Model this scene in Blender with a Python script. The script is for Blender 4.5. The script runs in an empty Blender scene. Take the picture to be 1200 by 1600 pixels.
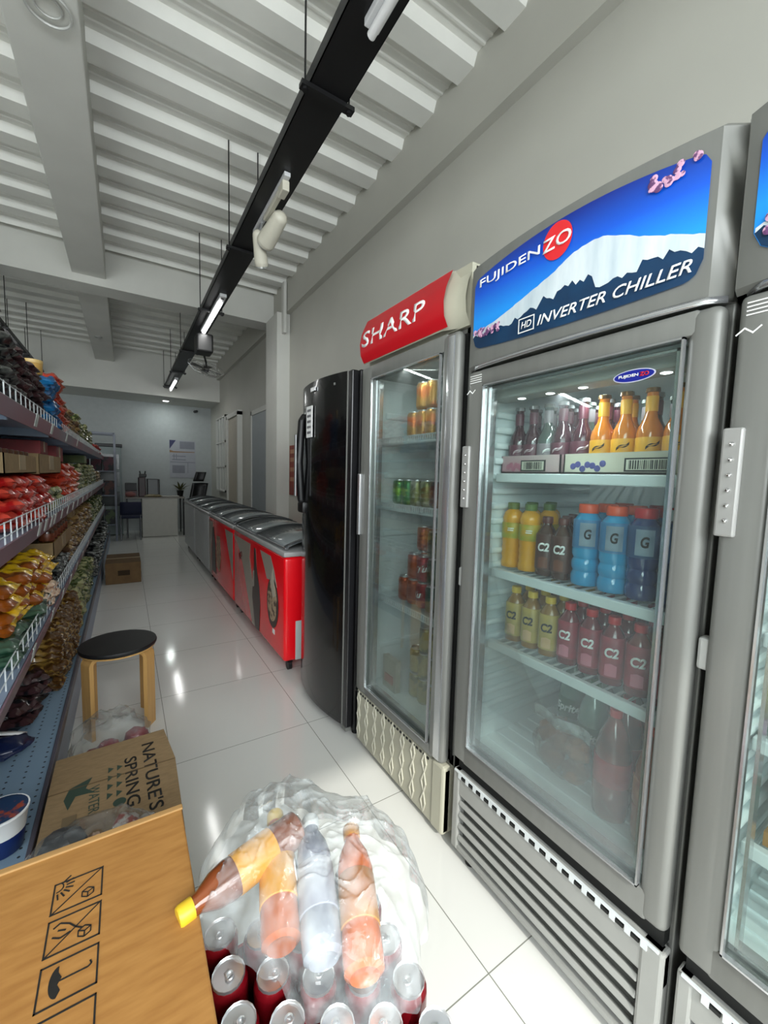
import bpy, bmesh, math, random
from mathutils import Vector, Matrix, noise
random.seed(7)
sc = bpy.context.scene
COL = sc.collection
PI = math.pi
# ---------------------------------------------------------------- camera
F_PX = 638.92
cam = bpy.data.cameras.new('camera'); cam.sensor_fit = 'VERTICAL'; cam.sensor_height = 36
cam.lens = F_PX / 1600 * 36; cam.clip_start = 0.02; cam.clip_end = 200
co = bpy.data.objects.new('camera', cam); COL.objects.link(co)
p, r, y = math.radians(-4.973), math.radians(1.519), math.radians(32.350)
fwd = Vector((math.sin(y) * math.cos(p), math.cos(y) * math.cos(p), math.sin(p)))
rt = Vector((math.cos(y), -math.sin(y), 0)); up = rt.cross(fwd)
r2 = math.cos(r) * rt + math.sin(r) * up; u2 = -math.sin(r) * rt + math.cos(r) * up
m = Matrix((r2, u2, -fwd)).transposed().to_4x4(); m.translation = (0, 0, 1.35)
co.matrix_world = m
sc.camera = co
# ---------------------------------------------------------------- world, sun, daylight
w = bpy.data.worlds.new('World'); sc.world = w; w.use_nodes = True
w.node_tree.nodes['Background'].inputs[0].default_value = (0.80, 0.92, 1.0, 1)
w.node_tree.nodes['Background'].inputs[1].default_value = 1.0
sun = bpy.data.lights.new('sun', 'SUN'); sun.energy = 2.7; sun.angle = math.radians(1.2); sun.color = (1, 0.97, 0.9)
so = bpy.data.objects.new('sun', sun); COL.objects.link(so)
so.rotation_euler = Vector((0.30, 1.0, -0.80)).to_track_quat('-Z', 'Y').to_euler()
def area(name, loc, d, sx, sy, e, c=(1, 1, 1)):
    l = bpy.data.lights.new(name, 'AREA'); l.shape = 'RECTANGLE'; l.size = sx; l.size_y = sy; l.energy = e; l.color = c
    o = bpy.data.objects.new(name, l); COL.objects.link(o); o.location = loc
    o.rotation_euler = Vector(d).to_track_quat('-Z', 'Y').to_euler(); return o
area('storefront_daylight', (-1.0, -1.9, 2.1), (0.08, 1, -0.85), 5.2, 1.7, 310, (0.93, 0.98, 1.0))
vs = sc.view_settings; vs.view_transform = 'Standard'; vs.look = 'None'; vs.gamma = 1; vs.use_curve_mapping = False
vs.exposure = 0.0
# ---------------------------------------------------------------- materials
def hx(h):
    h = h.lstrip('#'); o = []
    for i in (0, 2, 4):
        v = int(h[i:i + 2], 16) / 255; o.append(v / 12.92 if v <= .04045 else ((v + .055) / 1.055) ** 2.4)
    return (*o, 1)
MC = {}
def M(name, c, rough=.5, metal=0, c2=None, ns=12, bump=0, emit=0, trans=0, alpha=1, coat=0, stretch=(1, 1, 1), hard=0):
    if name in MC: return MC[name]
    mt = bpy.data.materials.new(name); mt.use_nodes = True; nt = mt.node_tree; N = nt.nodes; L = nt.links
    b = N['Principled BSDF']; c = hx(c)
    b.inputs['Base Color'].default_value = c; b.inputs['Roughness'].default_value = rough; b.inputs['Metallic'].default_value = metal
    b.inputs['Transmission Weight'].default_value = trans; b.inputs['Alpha'].default_value = alpha; b.inputs['Coat Weight'].default_value = coat
    tc = N.new('ShaderNodeTexCoord'); mp = N.new('ShaderNodeMapping'); mp.inputs['Scale'].default_value = stretch
    L.new(tc.outputs['Object'], mp.inputs[0])
    nz = N.new('ShaderNodeTexNoise'); nz.inputs['Scale'].default_value = ns; nz.inputs['Detail'].default_value = 4
    L.new(mp.outputs[0], nz.inputs['Vector'])
    rp = N.new('ShaderNodeValToRGB'); e = rp.color_ramp.elements
    h = .5 - .001 if hard else .3
    e[0].position = .5 - (0.02 if hard else .2); e[1].position = .5 + (0.02 if hard else .2)
    cc = hx(c2) if c2 else tuple(x * .93 for x in c[:3]) + (1,)
    e[0].color = c; e[1].color = cc
    L.new(nz.outputs[0], rp.inputs[0]); L.new(rp.outputs[0], b.inputs['Base Color'])
    if bump:
        bp = N.new('ShaderNodeBump'); bp.inputs['Strength'].default_value = bump; bp.inputs['Distance'].default_value = .01
        L.new(nz.outputs[0], bp.inputs['Height']); L.new(bp.outputs[0], b.inputs['Normal'])
    if emit:
        b.inputs['Emission Strength'].default_value = emit; L.new(rp.outputs[0], b.inputs['Emission Color'])
    MC[name] = mt; return mt
def grid_mat(name, base, line, rough, px, py, ox, oy, wdt, dots=False, axes=(0, 1), metal=0, bc2=None):
    mt = bpy.data.materials.new(name); mt.use_nodes = True; nt = mt.node_tree; N = nt.nodes; L = nt.links
    b = N['Principled BSDF']; b.inputs['Roughness'].default_value = rough; b.inputs['Metallic'].default_value = metal
    g = N.new('ShaderNodeNewGeometry'); s = N.new('ShaderNodeSeparateXYZ'); L.new(g.outputs['Position'], s.inputs[0])
    def ma(op, a, bb):
        n = N.new('ShaderNodeMath'); n.operation = op
        for i, v in enumerate((a, bb)):
            if isinstance(v, (int, float)): n.inputs[i].default_value = v
            else: L.new(v, n.inputs[i])
        return n.outputs[0]
    ds = []
    for ax, pp, oo in ((axes[0], px, ox), (axes[1], py, oy)):
        v = ma('SUBTRACT', s.outputs[ax], oo - pp * 100.5); v = ma('DIVIDE', v, pp); v = ma('FRACT', v, 0); v = ma('SUBTRACT', v, .5); v = ma('ABSOLUTE', v, 0)
        ds.append(ma('MULTIPLY', v, pp))
    if dots:
        q = ma('ADD', ma('MULTIPLY', ds[0], ds[0]), ma('MULTIPLY', ds[1], ds[1])); f = ma('LESS_THAN', q, wdt * wdt)
    else:
        f = ma('LESS_THAN', ma('MINIMUM', ds[0], ds[1]), wdt)
    nz = N.new('ShaderNodeTexNoise'); nz.inputs['Scale'].default_value = 2.2; nz.inputs['Detail'].default_value = 6
    L.new(g.outputs['Position'], nz.inputs['Vector'])
    m1 = N.new('ShaderNodeMix'); m1.data_type = 'RGBA'; m1.inputs['A'].default_value = hx(base); m1.inputs['B'].default_value = hx(bc2 or base)
    L.new(nz.outputs[0], m1.inputs['Factor'])
    m2 = N.new('ShaderNodeMix'); m2.data_type = 'RGBA'; L.new(m1.outputs['Result'], m2.inputs['A']); m2.inputs['B'].default_value = hx(line)
    L.new(f, m2.inputs['Factor']); L.new(m2.outputs['Result'], b.inputs['Base Color'])
    return mt
def film(name, tint='#ffffff', white=.06, gloss=.12, rough=.08, bump=0, ns=18, fog=None):
    """thin clear sheet: see-through with gloss, a little milky scatter; fog = (z0, z1, amount) condensation band"""
    mt = bpy.data.materials.new(name); mt.use_nodes = True; nt = mt.node_tree; N = nt.nodes; L = nt.links
    for n in list(N): N.remove(n)
    out = N.new('ShaderNodeOutputMaterial'); t = N.new('ShaderNodeBsdfTransparent'); t.inputs[0].default_value = hx(tint)
    d = N.new('ShaderNodeBsdfDiffuse'); d.inputs[0].default_value = (.86, .93, .95, 1)
    g = N.new('ShaderNodeBsdfGlossy'); g.inputs['Roughness'].default_value = rough
    nz = N.new('ShaderNodeTexNoise'); nz.inputs['Scale'].default_value = ns; nz.inputs['Detail'].default_value = 5
    geo = N.new('ShaderNodeNewGeometry'); L.new(geo.outputs['Position'], nz.inputs['Vector'])
    a = N.new('ShaderNodeMixShader'); L.new(t.outputs[0], a.inputs[1]); L.new(d.outputs[0], a.inputs[2])
    if fog:
        s = N.new('ShaderNodeSeparateXYZ'); L.new(geo.outputs['Position'], s.inputs[0])
        mr = N.new('ShaderNodeMapRange'); mr.inputs['From Min'].default_value = fog[1]; mr.inputs['From Max'].default_value = fog[0]
        mr.inputs['To Min'].default_value = white; mr.inputs['To Max'].default_value = fog[2]; mr.interpolation_type = 'SMOOTHSTEP'
        nz.inputs['Scale'].default_value = 3
        ad = N.new('ShaderNodeMath'); ad.operation = 'MULTIPLY_ADD'; ad.inputs[1].default_value = .5; L.new(nz.outputs[0], ad.inputs[0]); L.new(s.outputs[2], ad.inputs[2])
        L.new(ad.outputs[0], mr.inputs[0]); L.new(mr.outputs[0], a.inputs[0])
    else:
        rp = N.new('ShaderNodeMapRange'); rp.inputs['From Min'].default_value = .35; rp.inputs['From Max'].default_value = .75
        rp.inputs['To Min'].default_value = white * .4; rp.inputs['To Max'].default_value = white * 2; L.new(nz.outputs[0], rp.inputs[0]); L.new(rp.outputs[0], a.inputs[0])
    bm_ = N.new('ShaderNodeMixShader'); L.new(a.outputs[0], bm_.inputs[1]); L.new(g.outputs[0], bm_.inputs[2])
    lw = N.new('ShaderNodeFresnel'); lw.inputs[0].default_value = 1.45
    mu = N.new('ShaderNodeMath'); mu.operation = 'MULTIPLY'; mu.inputs[1].default_value = gloss * 10; mu.use_clamp = True; L.new(lw.outputs[0], mu.inputs[0]); L.new(mu.outputs[0], bm_.inputs[0])
    if bump:
        bp = N.new('ShaderNodeBump'); bp.inputs['Strength'].default_value = bump; bp.inputs['Distance'].default_value = .02
        L.new(nz.outputs[0], bp.inputs['Height']); L.new(bp.outputs[0], g.inputs['Normal']); L.new(bp.outputs[0], lw.inputs['Normal'])
    L.new(bm_.outputs[0], out.inputs[0]); return mt
# ---------------------------------------------------------------- mesh helpers (all take world coordinates)
def origin(o):
    v = Vector((0, 0, 0))
    while o: v += o.location; o = o.parent
    return v
class MB:
    def __init__(s): s.bm = bmesh.new()
    def _t(s, vs_, mat): bmesh.ops.transform(s.bm, matrix=mat, verts=vs_)
    def box(s, x0, x1, y0, y1, z0, z1, bev=0, rot=None, seg=2):
        g = bmesh.ops.create_cube(s.bm, size=1); v = g['verts']
        s._t(v, Matrix.Translation(((x0 + x1) / 2, (y0 + y1) / 2, (z0 + z1) / 2)) @ (rot.to_4x4() if rot else Matrix()) @ Matrix.Diagonal((abs(x1 - x0), abs(y1 - y0), abs(z1 - z0), 1)))
        if bev: bmesh.ops.bevel(s.bm, geom=list({e for q in v for e in q.link_edges}), offset=bev, segments=seg, affect='EDGES', profile=.5)
        return s
    def cyl(s, a, b, r1, r2=None, n=14, cap=True):
        a, b = Vector(a), Vector(b); d = b - a
        g = bmesh.ops.create_cone(s.bm, cap_ends=cap, segments=n, radius1=r1, radius2=r1 if r2 is None else r2, depth=d.length)
        s._t(g['verts'], Matrix.Translation((a + b) / 2) @ d.to_track_quat('Z', 'Y').to_matrix().to_4x4()); return s
    def tube(s, pts, r, n=8):
        pts = [Vector(q) for q in pts]
        for a, b in zip(pts, pts[1:]): s.cyl(a, b, r, n=n)
        for q in pts[1:-1]: s.ball(q, r, 8)
        return s
    def ball(s, c, r, n=12, sc_=(1, 1, 1)):
        g = bmesh.ops.create_uvsphere(s.bm, u_segments=n, v_segments=max(6, n // 2), radius=r)
        s._t(g['verts'], Matrix.Translation(c) @ Matrix.Diagonal((*sc_, 1))); return s
    def lathe(s, prof, c=(0, 0, 0), n=20, sq=0, mat=None):
        rings = []; new = []
        for r_, z in prof:
            ring = []
            for i in range(n):
                a = 2 * PI * i / n; k = 1
                if sq: k = 1 + sq * (abs(math.cos(2 * a)) - .5) * -.5
                ring.append(s.bm.verts.new((c[0] + r_ * k * math.cos(a), c[1] + r_ * k * math.sin(a), c[2] + z)))
            rings.append(ring); new += ring
        for A, B in zip(rings, rings[1:]):
            for i in range(n): s.bm.faces.new((A[i], A[(i + 1) % n], B[(i + 1) % n], B[i]))
        for R_ in (rings[0][::-1], rings[-1]): s.bm.faces.new(R_)
        if mat: s._t(new, mat)
        return s
    def poly(s, pts, h):
        """closed outline extruded along vector h"""
        h = Vector(h); a = [s.bm.verts.new(q) for q in pts]; b = [s.bm.verts.new(Vector(q) + h) for q in pts]; n = len(a)
        s.bm.faces.new(a); s.bm.faces.new(b[::-1])
        for i in range(n): s.bm.faces.new((a[i], b[i], b[(i + 1) % n], a[(i + 1) % n]))
        return s
    def grid(s, fn, nu, nv, closed=False):
        V = [[s.bm.verts.new(fn(i / nu, j / nv)) for j in range(nv + 1)] for i in range(nu + (0 if closed else 1))]
        for i in range(nu):
            for j in range(nv):
                a = V[i]; b = V[(i + 1) % len(V)]; s.bm.faces.new((a[j], b[j], b[j + 1], a[j + 1]))
        return s
    def torus(s, c, R_, r_, n=28, k=6, rot=None):
        c = Vector(c); rot = rot or Matrix.Identity(3)
        fn = lambda u, v: c + rot @ Vector(((R_ + r_ * math.cos(2 * PI * v)) * math.cos(2 * PI * u), (R_ + r_ * math.cos(2 * PI * v)) * math.sin(2 * PI * u), r_ * math.sin(2 * PI * v)))
        return s.grid(fn, n, k, True)
    def build(s, name, mat, parent=None, smooth=False, loc=None, solid=0, sub=0):
        me = bpy.data.meshes.new(name); o = bpy.data.objects.new(name, me)
        off = Vector(loc) if loc is not None else Vector((0, 0, 0))
        if parent: off = origin(parent) + off
        bmesh.ops.remove_doubles(s.bm, verts=s.bm.verts, dist=1e-6)
        bmesh.ops.recalc_face_normals(s.bm, faces=s.bm.faces)
        bmesh.ops.translate(s.bm, verts=s.bm.verts, vec=-off); s.bm.to_mesh(me); s.bm.free()
        me.materials.append(mat)
        if smooth:
            for f in me.polygons: f.use_smooth = True
            if smooth != 2: me.set_sharp_from_angle(angle=math.radians(40))
        COL.objects.link(o)
        if loc is not None: o.location = loc
        if parent: o.parent = parent
        if solid: q = o.modifiers.new('s', 'SOLIDIFY'); q.thickness = solid; q.offset = 0
        if sub: q = o.modifiers.new('u', 'SUBSURF'); q.levels = q.render_levels = sub
        return o
def tag(o, label, cat, group=None, kind=None):
    o['label'] = label; o['category'] = cat
    if group: o['group'] = group
    if kind: o['kind'] = kind
    return o
def struct(o): o['kind'] = 'structure'; return o
def root(name, loc, label, cat, group=None):
    o = bpy.data.objects.new(name, None); COL.objects.link(o); o.location = loc; o.empty_display_size = .05
    return tag(o, label, cat, group)
def dup(o, parent=None):
    c = o.copy(); COL.objects.link(c); c.parent = parent
    for ch in KIDS.get(o.name, []): dup(ch, c)
    return c
KIDS = {}
class Kind:
    """first placement uses the source itself, later ones are copies of the thing and its parts"""
    def __init__(s, fn): s.fn = fn; s.o = None
    def put(s, loc, label, group, rz=0, rx=0, ry=0, sc_=1, cat=None):
        if s.o is None:
            o = s.o = s.fn()
            def walk(q):
                KIDS[q.name] = [c for c in bpy.data.objects if c.parent == q]
                for c in KIDS[q.name]: walk(c)
            walk(o)
        else: o = dup(s.o)
        o.location = loc; o.rotation_euler = (rx, ry, rz); o.scale = (sc_,) * 3 if isinstance(sc_, (int, float)) else sc_
        o['label'] = label; o['group'] = group
        return o
def text_mb(txt, fn, size=1.0, width=None, shear=0, bold=0, space=1.0):
    """MB holding the letters; fn maps (u, v) with u,v in metres (origin = left baseline)"""
    cu = bpy.data.curves.new('t', 'FONT'); cu.body = txt; cu.size = 1; cu.shear = shear; cu.resolution_u = 3; cu.offset = bold; cu.space_character = space
    o = bpy.data.objects.new('t', cu); COL.objects.link(o); dg = bpy.context.evaluated_depsgraph_get()
    me = bpy.data.meshes.new_from_object(o.evaluated_get(dg)); bpy.data.objects.remove(o); bpy.data.curves.remove(cu)
    b = MB(); b.bm.from_mesh(me); bpy.data.meshes.remove(me)
    xs = [v.co.x for v in b.bm.verts]; ys = [v.co.y for v in b.bm.verts]
    x0, x1 = min(xs), max(xs); y0, y1 = min(ys), max(ys); ky = size / (y1 - y0); kx = (width / (x1 - x0)) if width else ky
    g = bmesh.ops.extrude_face_region(b.bm, geom=b.bm.faces[:])
    top = [q for q in g['geom'] if isinstance(q, bmesh.types.BMVert)]; ts = set(top)
    for v in b.bm.verts:
        v.co = fn((v.co.x - x0) * kx, (v.co.y - y0) * ky, 1 if v in ts else 0)
    return b
def flat(o, xd, yd, t=.0006):
    o, xd, yd = Vector(o), Vector(xd).normalized(), Vector(yd).normalized(); n = xd.cross(yd)
    return lambda u, v, k: o + xd * u + yd * v + n * (t * k)
def write(txt, o, xd, yd, size, mat, parent, width=None, shear=0, bold=0.0, name='lettering', t=.0006):
    return text_mb(txt, flat(o, xd, yd, t), size, width, shear, bold).build(name, mat, parent)
ORD = ['first', 'second', 'third', 'fourth', 'fifth', 'sixth', 'seventh', 'eighth', 'ninth', 'tenth', 'eleventh', 'twelfth', 'thirteenth', 'fourteenth', 'fifteenth', 'sixteenth']
# palette
white_paint = M('white_paint', '#d2d2cc', .7, ns=3)
wall_paint = M('wall_paint', '#bbbab1', .6, ns=2)
deck_paint = M('deck_paint', '#ebebe5', .45, ns=5)
black_metal = M('black_metal', '#0b0b0d', .45)
silver = M('silver_paint', '#7b7c78', .42, .2, c2='#767773', ns=40, stretch=(1, 1, .05))
silver_hi = M('bright_aluminium', '#c8cacc', .22, .8)
grey_plastic = M('grey_plastic', '#9c9d99', .45, c2='#969793')
dark_gap = M('rubber_and_gap_dark', '#101211', .7)
liner = M('white_liner', '#e6eff0', .45)
shelf_white = M('shelf_white', '#d5dbdc', .35)
white_ink = M('white_print', '#f2f2f0', .5)
black_ink = M('black_print', '#15130f', .7)
kraft = M('kraft_card', '#9c7546', .75, c2='#9c7443', ns=30, stretch=(1, 6, 1))
steel = M('lid_aluminium', '#d4d6d8', .28, .85)
chrome = M('chrome', '#d8d8d8', .12, 1)
# ================================================================ SETTING
YF, YB, XW, XL, ZD = -2.0, 10.6, 1.76, -4.6, 3.64
tile = grid_mat('floor_tiles', '#e0e0db', '#85867d', .1, .66, .66, .81, .68, .0016, bc2='#d8d8d3')
struct(MB().box(XL, XW, YF, YB, -.05, 0).build('floor', tile))
struct(MB().box(XW, XW + .12, YF, YB, 0, 3.9).build('wall_right', wall_paint))
struct(MB().box(XL - .12, XL, YF, YB, 0, 3.9).build('wall_left', wall_paint))
struct(MB().box(XL, XW, YB, YB + .12, 0, 3.9).build('wall_back', M('back_wall_paint', '#a9aeae', .6)))
b = MB()
b.box(XL, XW, YF - .15, YF, 2.98, 3.9); b.box(XL, XL + .3, YF - .15, YF, 0, 2.98); b.box(1.55, XW, YF - .15, YF, 0, 2.98); b.box(XL, XW, YF - .15, YF, 0, .06); b.box(-1.5, -.62, YF - .15, YF, 0, 2.98)  # pier between panes is an added unseen blocker keeping sun off the front carton
struct(b.build('wall_front', wall_paint))
b = MB()
for x in (-2.9, .45): b.box(x - .03, x + .03, YF - .12, YF - .04, .06, 2.98)
struct(b.build('window_1', black_metal))
# ribbed steel deck ceiling: ribs run across the shop
def deck(y0, y1):
    b = MB(); prof = []; yy = y0; P = .352
    while yy < y1:
        for dy, dz in ((0, 0), (.13, 0), (.155, .055), (.21, .055), (.215, .048), (.225, .048), (.23, .055), (.262, .055), (.267, .048), (.277, .048), (.282, .055), (.327, .055)):
            if yy + dy <= y1: prof.append((yy + dy, ZD + dz))
        yy += P
    prof.append((y1, ZD + .055))
    b.grid(lambda u, v: Vector((XL if v == 0 else 1.70, prof[round(u * (len(prof) - 1))][0], prof[round(u * (len(prof) - 1))][1])), len(prof) - 1, 1)
    return b
b = deck(YF, 5.52); 
struct(b.build('ceiling', deck_paint, solid=.004))
struct(deck(5.82, 9.5).build('ceiling', deck_paint, solid=.004))
struct(MB().box(XL, XW, YF, YB, 3.8, 3.9).build('ceiling', deck_paint))
struct(MB().box(1.70, XW, YF, YB, 3.30, 3.8).build('trim_1', wall_paint))
struct(MB().box(XL, 1.70, 5.52, 5.82, 3.30, 3.8).build('trim_2', white_paint))
struct(MB().box(-.42, -.125, YF, 5.52, 3.38, 3.8, .006).build('trim_3', white_paint))
struct(MB().box(-.42, -.125, 5.82, 9.5, 3.38, 3.8, .006).build('trim_4', white_paint))
struct(MB().box(XL, XW, 9.5, YB, 2.84, 3.8).build('trim_5', white_paint))
b = MB().box(1.60, XW, 5.06, 5.52, 0, 3.30); b.box(1.655, 1.69, 4.98, 5.06, 3.05, 3.64)
struct(b.build('trim_6', white_paint))
# doors, side panel and glazed opening on the far right wall
dgrey = M('pale_grey_door', '#9aa0a3', .5)
d = root('door_1', (1.74, 6.1, 0), 'x', 'x'); del d['label']; del d['category']; struct(d)
MB().box(1.70, 1.765, 5.56, 6.62, 0, 2.24, .005).build('door_leaf', dgrey, d)
b = MB(); b.box(1.69, 1.765, 5.52, 5.56, 0, 2.3); b.box(1.69, 1.765, 6.62, 6.67, 0, 2.3); b.box(1.69, 1.765, 5.52, 6.67, 2.24, 2.31); b.build('door_frame', white_paint, d)
MB().ball((1.675, 5.68, 1.0), .03).build('door_knob', chrome, d, 1)
d = root('door_2', (1.74, 8.0, 0), 'x', 'x'); del d['label']; del d['category']; struct(d)
b = MB(); b.box(1.68, 1.77, 7.5, 7.57, 0, 2.42); b.box(1.68, 1.77, 8.4, 8.47, 0, 2.42); b.box(1.68, 1.77, 7.5, 8.47, 2.36, 2.44); b.build('door_frame', white_paint, d)
MB().box(1.71, 1.765, 7.57, 8.4, 0, 2.36).build('door_leaf', M('cream_door', '#b3ab9b', .5), d)
MB().box(1.705, 1.72, 7.57, 7.68, 0, 1.2).build('kick_panel', M('dark_brown', '#2a2322', .5), d)
d = root('window_2', (1.74, 9.2, 1.0), 'x', 'x'); del d['label']; del d['category']; struct(d)
b = MB()
for a in (8.7, 8.98, 9.28, 9.6): b.box(1.70, 1.765, a, a + .035, .95, 2.5)
for z in (.95, 1.45, 1.95, 2.46): b.box(1.70, 1.765, 8.7, 9.635, z, z + .035)
b.build('window_frame', white_paint, d)
MB().box(1.745, 1.752, 8.7, 9.6, .95, 2.46).build('pane', M('teal_glass', '#5c7274', .15), d)
# ================================================================ CABLE TRAYS, LAMPS, FAN
def tray(x0, x1, y0, y1, z, ys, lab, grp):
    t = root('cable_tray', ((x0 + x1) / 2, (y0 + y1) / 2, z), lab, 'cable tray', grp)
    b = MB(); b.box(x0, x1, y0, y1, z, z + .004); b.box(x0, x0 + .004, y0, y1, z, z + .055); b.box(x1 - .004, x1, y0, y1, z, z + .055)
    b.build('trough', black_metal, t)
    for q in ys:
        for xx in (x0 - .015, x1 + .015):
            MB().cyl((xx, q, z - .03), (xx, q, ZD + .05), .0045, n=8).build('hanger_rod', black_metal, t)
        b = MB(); b.box(x0 - .035, x1 + .035, q - .018, q + .018, z - .022, z - .003)
        for xx in (x0 - .015, x1 + .015): b.cyl((xx, q, z - .032), (xx, q, z - .008), .013, n=6)
        b.build('cross_bracket', black_metal, t)
    return t
tray(.69, .865, -1.9, 9.35, 2.98, (.35, 1.77, 3.25, 4.6, 6.3, 7.7, 9.1), 'long black cable tray hung on rods above the row of chillers', None)
tray(-1.33, -1.155, 1.0, 9.35, 2.98, (2.2, 4.1, 5.4, 6.6, 7.9, 9.1), 'black cable tray at the left edge, hung beyond the snack shelves', None)
glow = M('lamp_glow', '#ffffff', .5, emit=9)
housing = M('lamp_housing', '#c9cacb', .35)
def tube_lamp(x, y0, y1, lit, lab):
    t = root('batten_light', (x, (y0 + y1) / 2, 2.95), lab, 'ceiling lamp', 'batten lamps under the cable trays')
    MB().box(x - .03, x + .03, y0 - .14, y1, 2.95, 2.979, .004).build('lamp_housing', housing, t)
    MB().cyl((x, y0, 2.935), (x, y1, 2.935), .016, n=12).build('lamp_tube', glow if lit else M('unlit_tube', '#dcdcdc', .3), t, 1)
    MB().box(x - .012, x + .012, y0 - .1, y0 - .085, 2.944, 2.95).build('screw', black_metal, t)
    if lit:
        a = area('tube_light', (x, (y0 + y1) / 2, 2.9), (0, 0, -1), .06, y1 - y0, 4, (1, 1, .97)); a.parent = t; a.location = (0, 0, -.04)
tube_lamp(.79, .5, 1.42, False, 'unlit white batten lamp under the cable tray, nearest the camera')
tube_lamp(.80, 4.25, 5.25, True, 'glowing batten lamp under the main cable tray, in front of the ceiling fan')
tube_lamp(.80, 8.3, 9.25, True, 'glowing batten lamp at the far end of the main cable tray')
tube_lamp(-1.25, 6.2, 7.6, True, 'glowing batten lamp at the left edge, under the tray beyond the shelves')
# twin spotlight
cream = M('cream_enamel', '#c9c5b6', .4)
t = root('track_spotlight', (.80, 2.66, 2.97), 'white twin-head spotlight fixed under the middle of the cable tray', 'spotlight')
MB().box(.765, .80, 2.30, 2.95, 2.955, 2.978, .003).build('mounting_rail', housing, t)
b = MB(); b.box(.765, .805, 2.33, 2.42, 2.90, 2.955, .006); b.box(.77, .80, 2.44, 2.72, 2.925, 2.955, .006); b.build('ballast_box', cream, t)
for i, (a, c, r_) in enumerate((((.835, 2.60, 2.90), (.80, 2.76, 2.83), .058), ((.76, 2.80, 2.87), (.80, 2.87, 2.745), .044))):
    a, c = Vector(a), Vector(c); h = MB(); dd = (c - a).normalized()
    h.cyl(a, c, r_ * .8, r_, n=20); h.ball(a, r_ * .8, 14); h.cyl(c, c + dd * .02, r_, r_ * .92, n=20)
    hd = h.build('lamp_head', cream, t, 1)
    MB().cyl(c + dd * .021, c + dd * .03, r_ * .8, n=20).build('lens', steel, hd)
    MB().tube([(.785, a.y, 2.955), a], .009).build('bracket', steel, t)
# hanging orbit fan
t = root('ceiling_fan', (.86, 6.0, 2.98), 'wire-caged orbit fan hanging below the main cable tray', 'fan')
MB().box(.72, .90, 5.20, 5.42, 2.72, 2.93, .02).build('motor_housing', black_metal, t)
b = MB(); b.cyl((.80, 5.3, 2.98), (.80, 5.3, 2.90), .012); b.tube([(.80, 5.3, 2.75), (.88, 5.6, 2.70), (.93, 5.9, 2.72)], .012); b.build('swivel_arm', black_metal, t)
b = MB(); c0 = Vector((.95, 6.05, 2.72)); rot = Matrix.Rotation(.25, 3, 'Y')
for k in range(6): b.torus(c0 + rot @ Vector((0, 0, -.07 * math.sin(k / 5 * PI) + .03)), .05 + .036 * k, .0022, rot=rot, k=5)
for k in range(20):
    a = 2 * PI * k / 20; b.tube([c0 + rot @ Vector((math.cos(a) * q, math.sin(a) * q, zz)) for q, zz in ((.04, .04), (.14, .055), (.23, .0), (.14, -.06), (.04, -.07))], .0016, n=5)
b.build('wire_cage', chrome, t)
b = MB()
for k in range(4):
    a = PI / 2 * k
    b.grid(lambda u, v: c0 + rot @ (Matrix.Rotation(a, 3, 'Z') @ Vector((.03 + .16 * u, (v - .5) * (.05 + .06 * u), .012 * (v - .5)))), 5, 3)
b.build('fan_blades', M('fan_blade', '#5b5d5c', .4), t, solid=.002)
MB().lathe([(.035, -.03), (.04, 0), (.03, .03)], c0).build('fan_hub', black_metal, t, 1)
# small fixtures on beams
t = root('ceiling_fixture', (-.24, 2.5, 3.38), 'round translucent fixture on the near white ceiling beam', 'ceiling fixture')
b = MB(); b.torus((-.24, 2.5, 3.365), .085, .006); b.torus((-.24, 2.5, 3.372), .05, .004); b.build('ring', M('faint_ring', '#b9bab6', .3), t, 1)
MB().lathe([(.02, 0), (.018, -.03), (.005, -.034)], (-.24, 2.42, 3.38)).build('sensor_head', grey_plastic, t, 1)
tag(MB().lathe([(.05, 0), (.05, -.012), (.03, -.02), (.028, -.012)], (-.3, 7.9, 3.38)).build('smoke_detector', grey_plastic, None, 1, (-.3, 7.9, 3.38)), 'small grey disc detector under the far white beam', 'smoke detector')
t = root('downlight', (.77, 10.05, 2.84), 'lit round downlight in the soffit before the back wall', 'ceiling lamp')
MB().lathe([(.075, 0), (.08, -.008), (.06, -.012)], (.77, 10.05, 2.84)).build('trim_ring', white_ink, t, 1)
MB().lathe([(.058, -.012), (.05, -.016)], (.77, 10.05, 2.84)).build('lamp_disc', glow, t)
a = area('down_light', (0, 0, 0), (0, .1, -1), .1, .1, 4, (.9, 1, .97)); a.parent = t; a.location = (0, 0, -.04)
t = root('security_camera', (1.43, 10.6, 2.78), 'small black security camera high in the back corner', 'camera')
MB().cyl((1.43, 10.6, 2.78), (1.43, 10.50, 2.74), .012).build('bracket', white_ink, t)
MB().cyl((1.44, 10.52, 2.74), (1.38, 10.40, 2.71), .03).build('camera_body', black_metal, t, 1)
# pipe and wiring on the wall behind the chillers
b = MB(); b.tube([(1.75, 2.12, 2.34), (1.75, 2.32, 2.34)], .004); b.tube([(1.75, 2.32, 2.34), (1.75, 2.32, 2.15), (1.75, 1.85, 2.27)], .0035)
tag(b.build('wall_cable', M('pale_cable', '#8f8f89', .6), None, 0, (1.75, 2.2, 2.1)), 'thin cable run on the wall behind the black freezer', 'cable')
# vertical banner on the wall past the black freezer
t = root('wall_banner', (1.75, 4.72, 1.05), 'narrow orange-brown printed banner on the wall left of the black freezer', 'banner')
MB().box(1.745, 1.757, 4.66, 5.0, 1.09, 1.70).build('banner_sheet', M('banner_print', '#8a3524', .6, c2='#6d241b', ns=6), t)
b = MB()
for i, z in enumerate((1.6, 1.5, 1.38, 1.26)): b.box(1.741, 1.744, 4.70 + .03 * (i % 2), 4.96, z, z + .05)
b.build('banner_panel', M('banner_cream', '#a8765a', .6), t)
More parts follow.
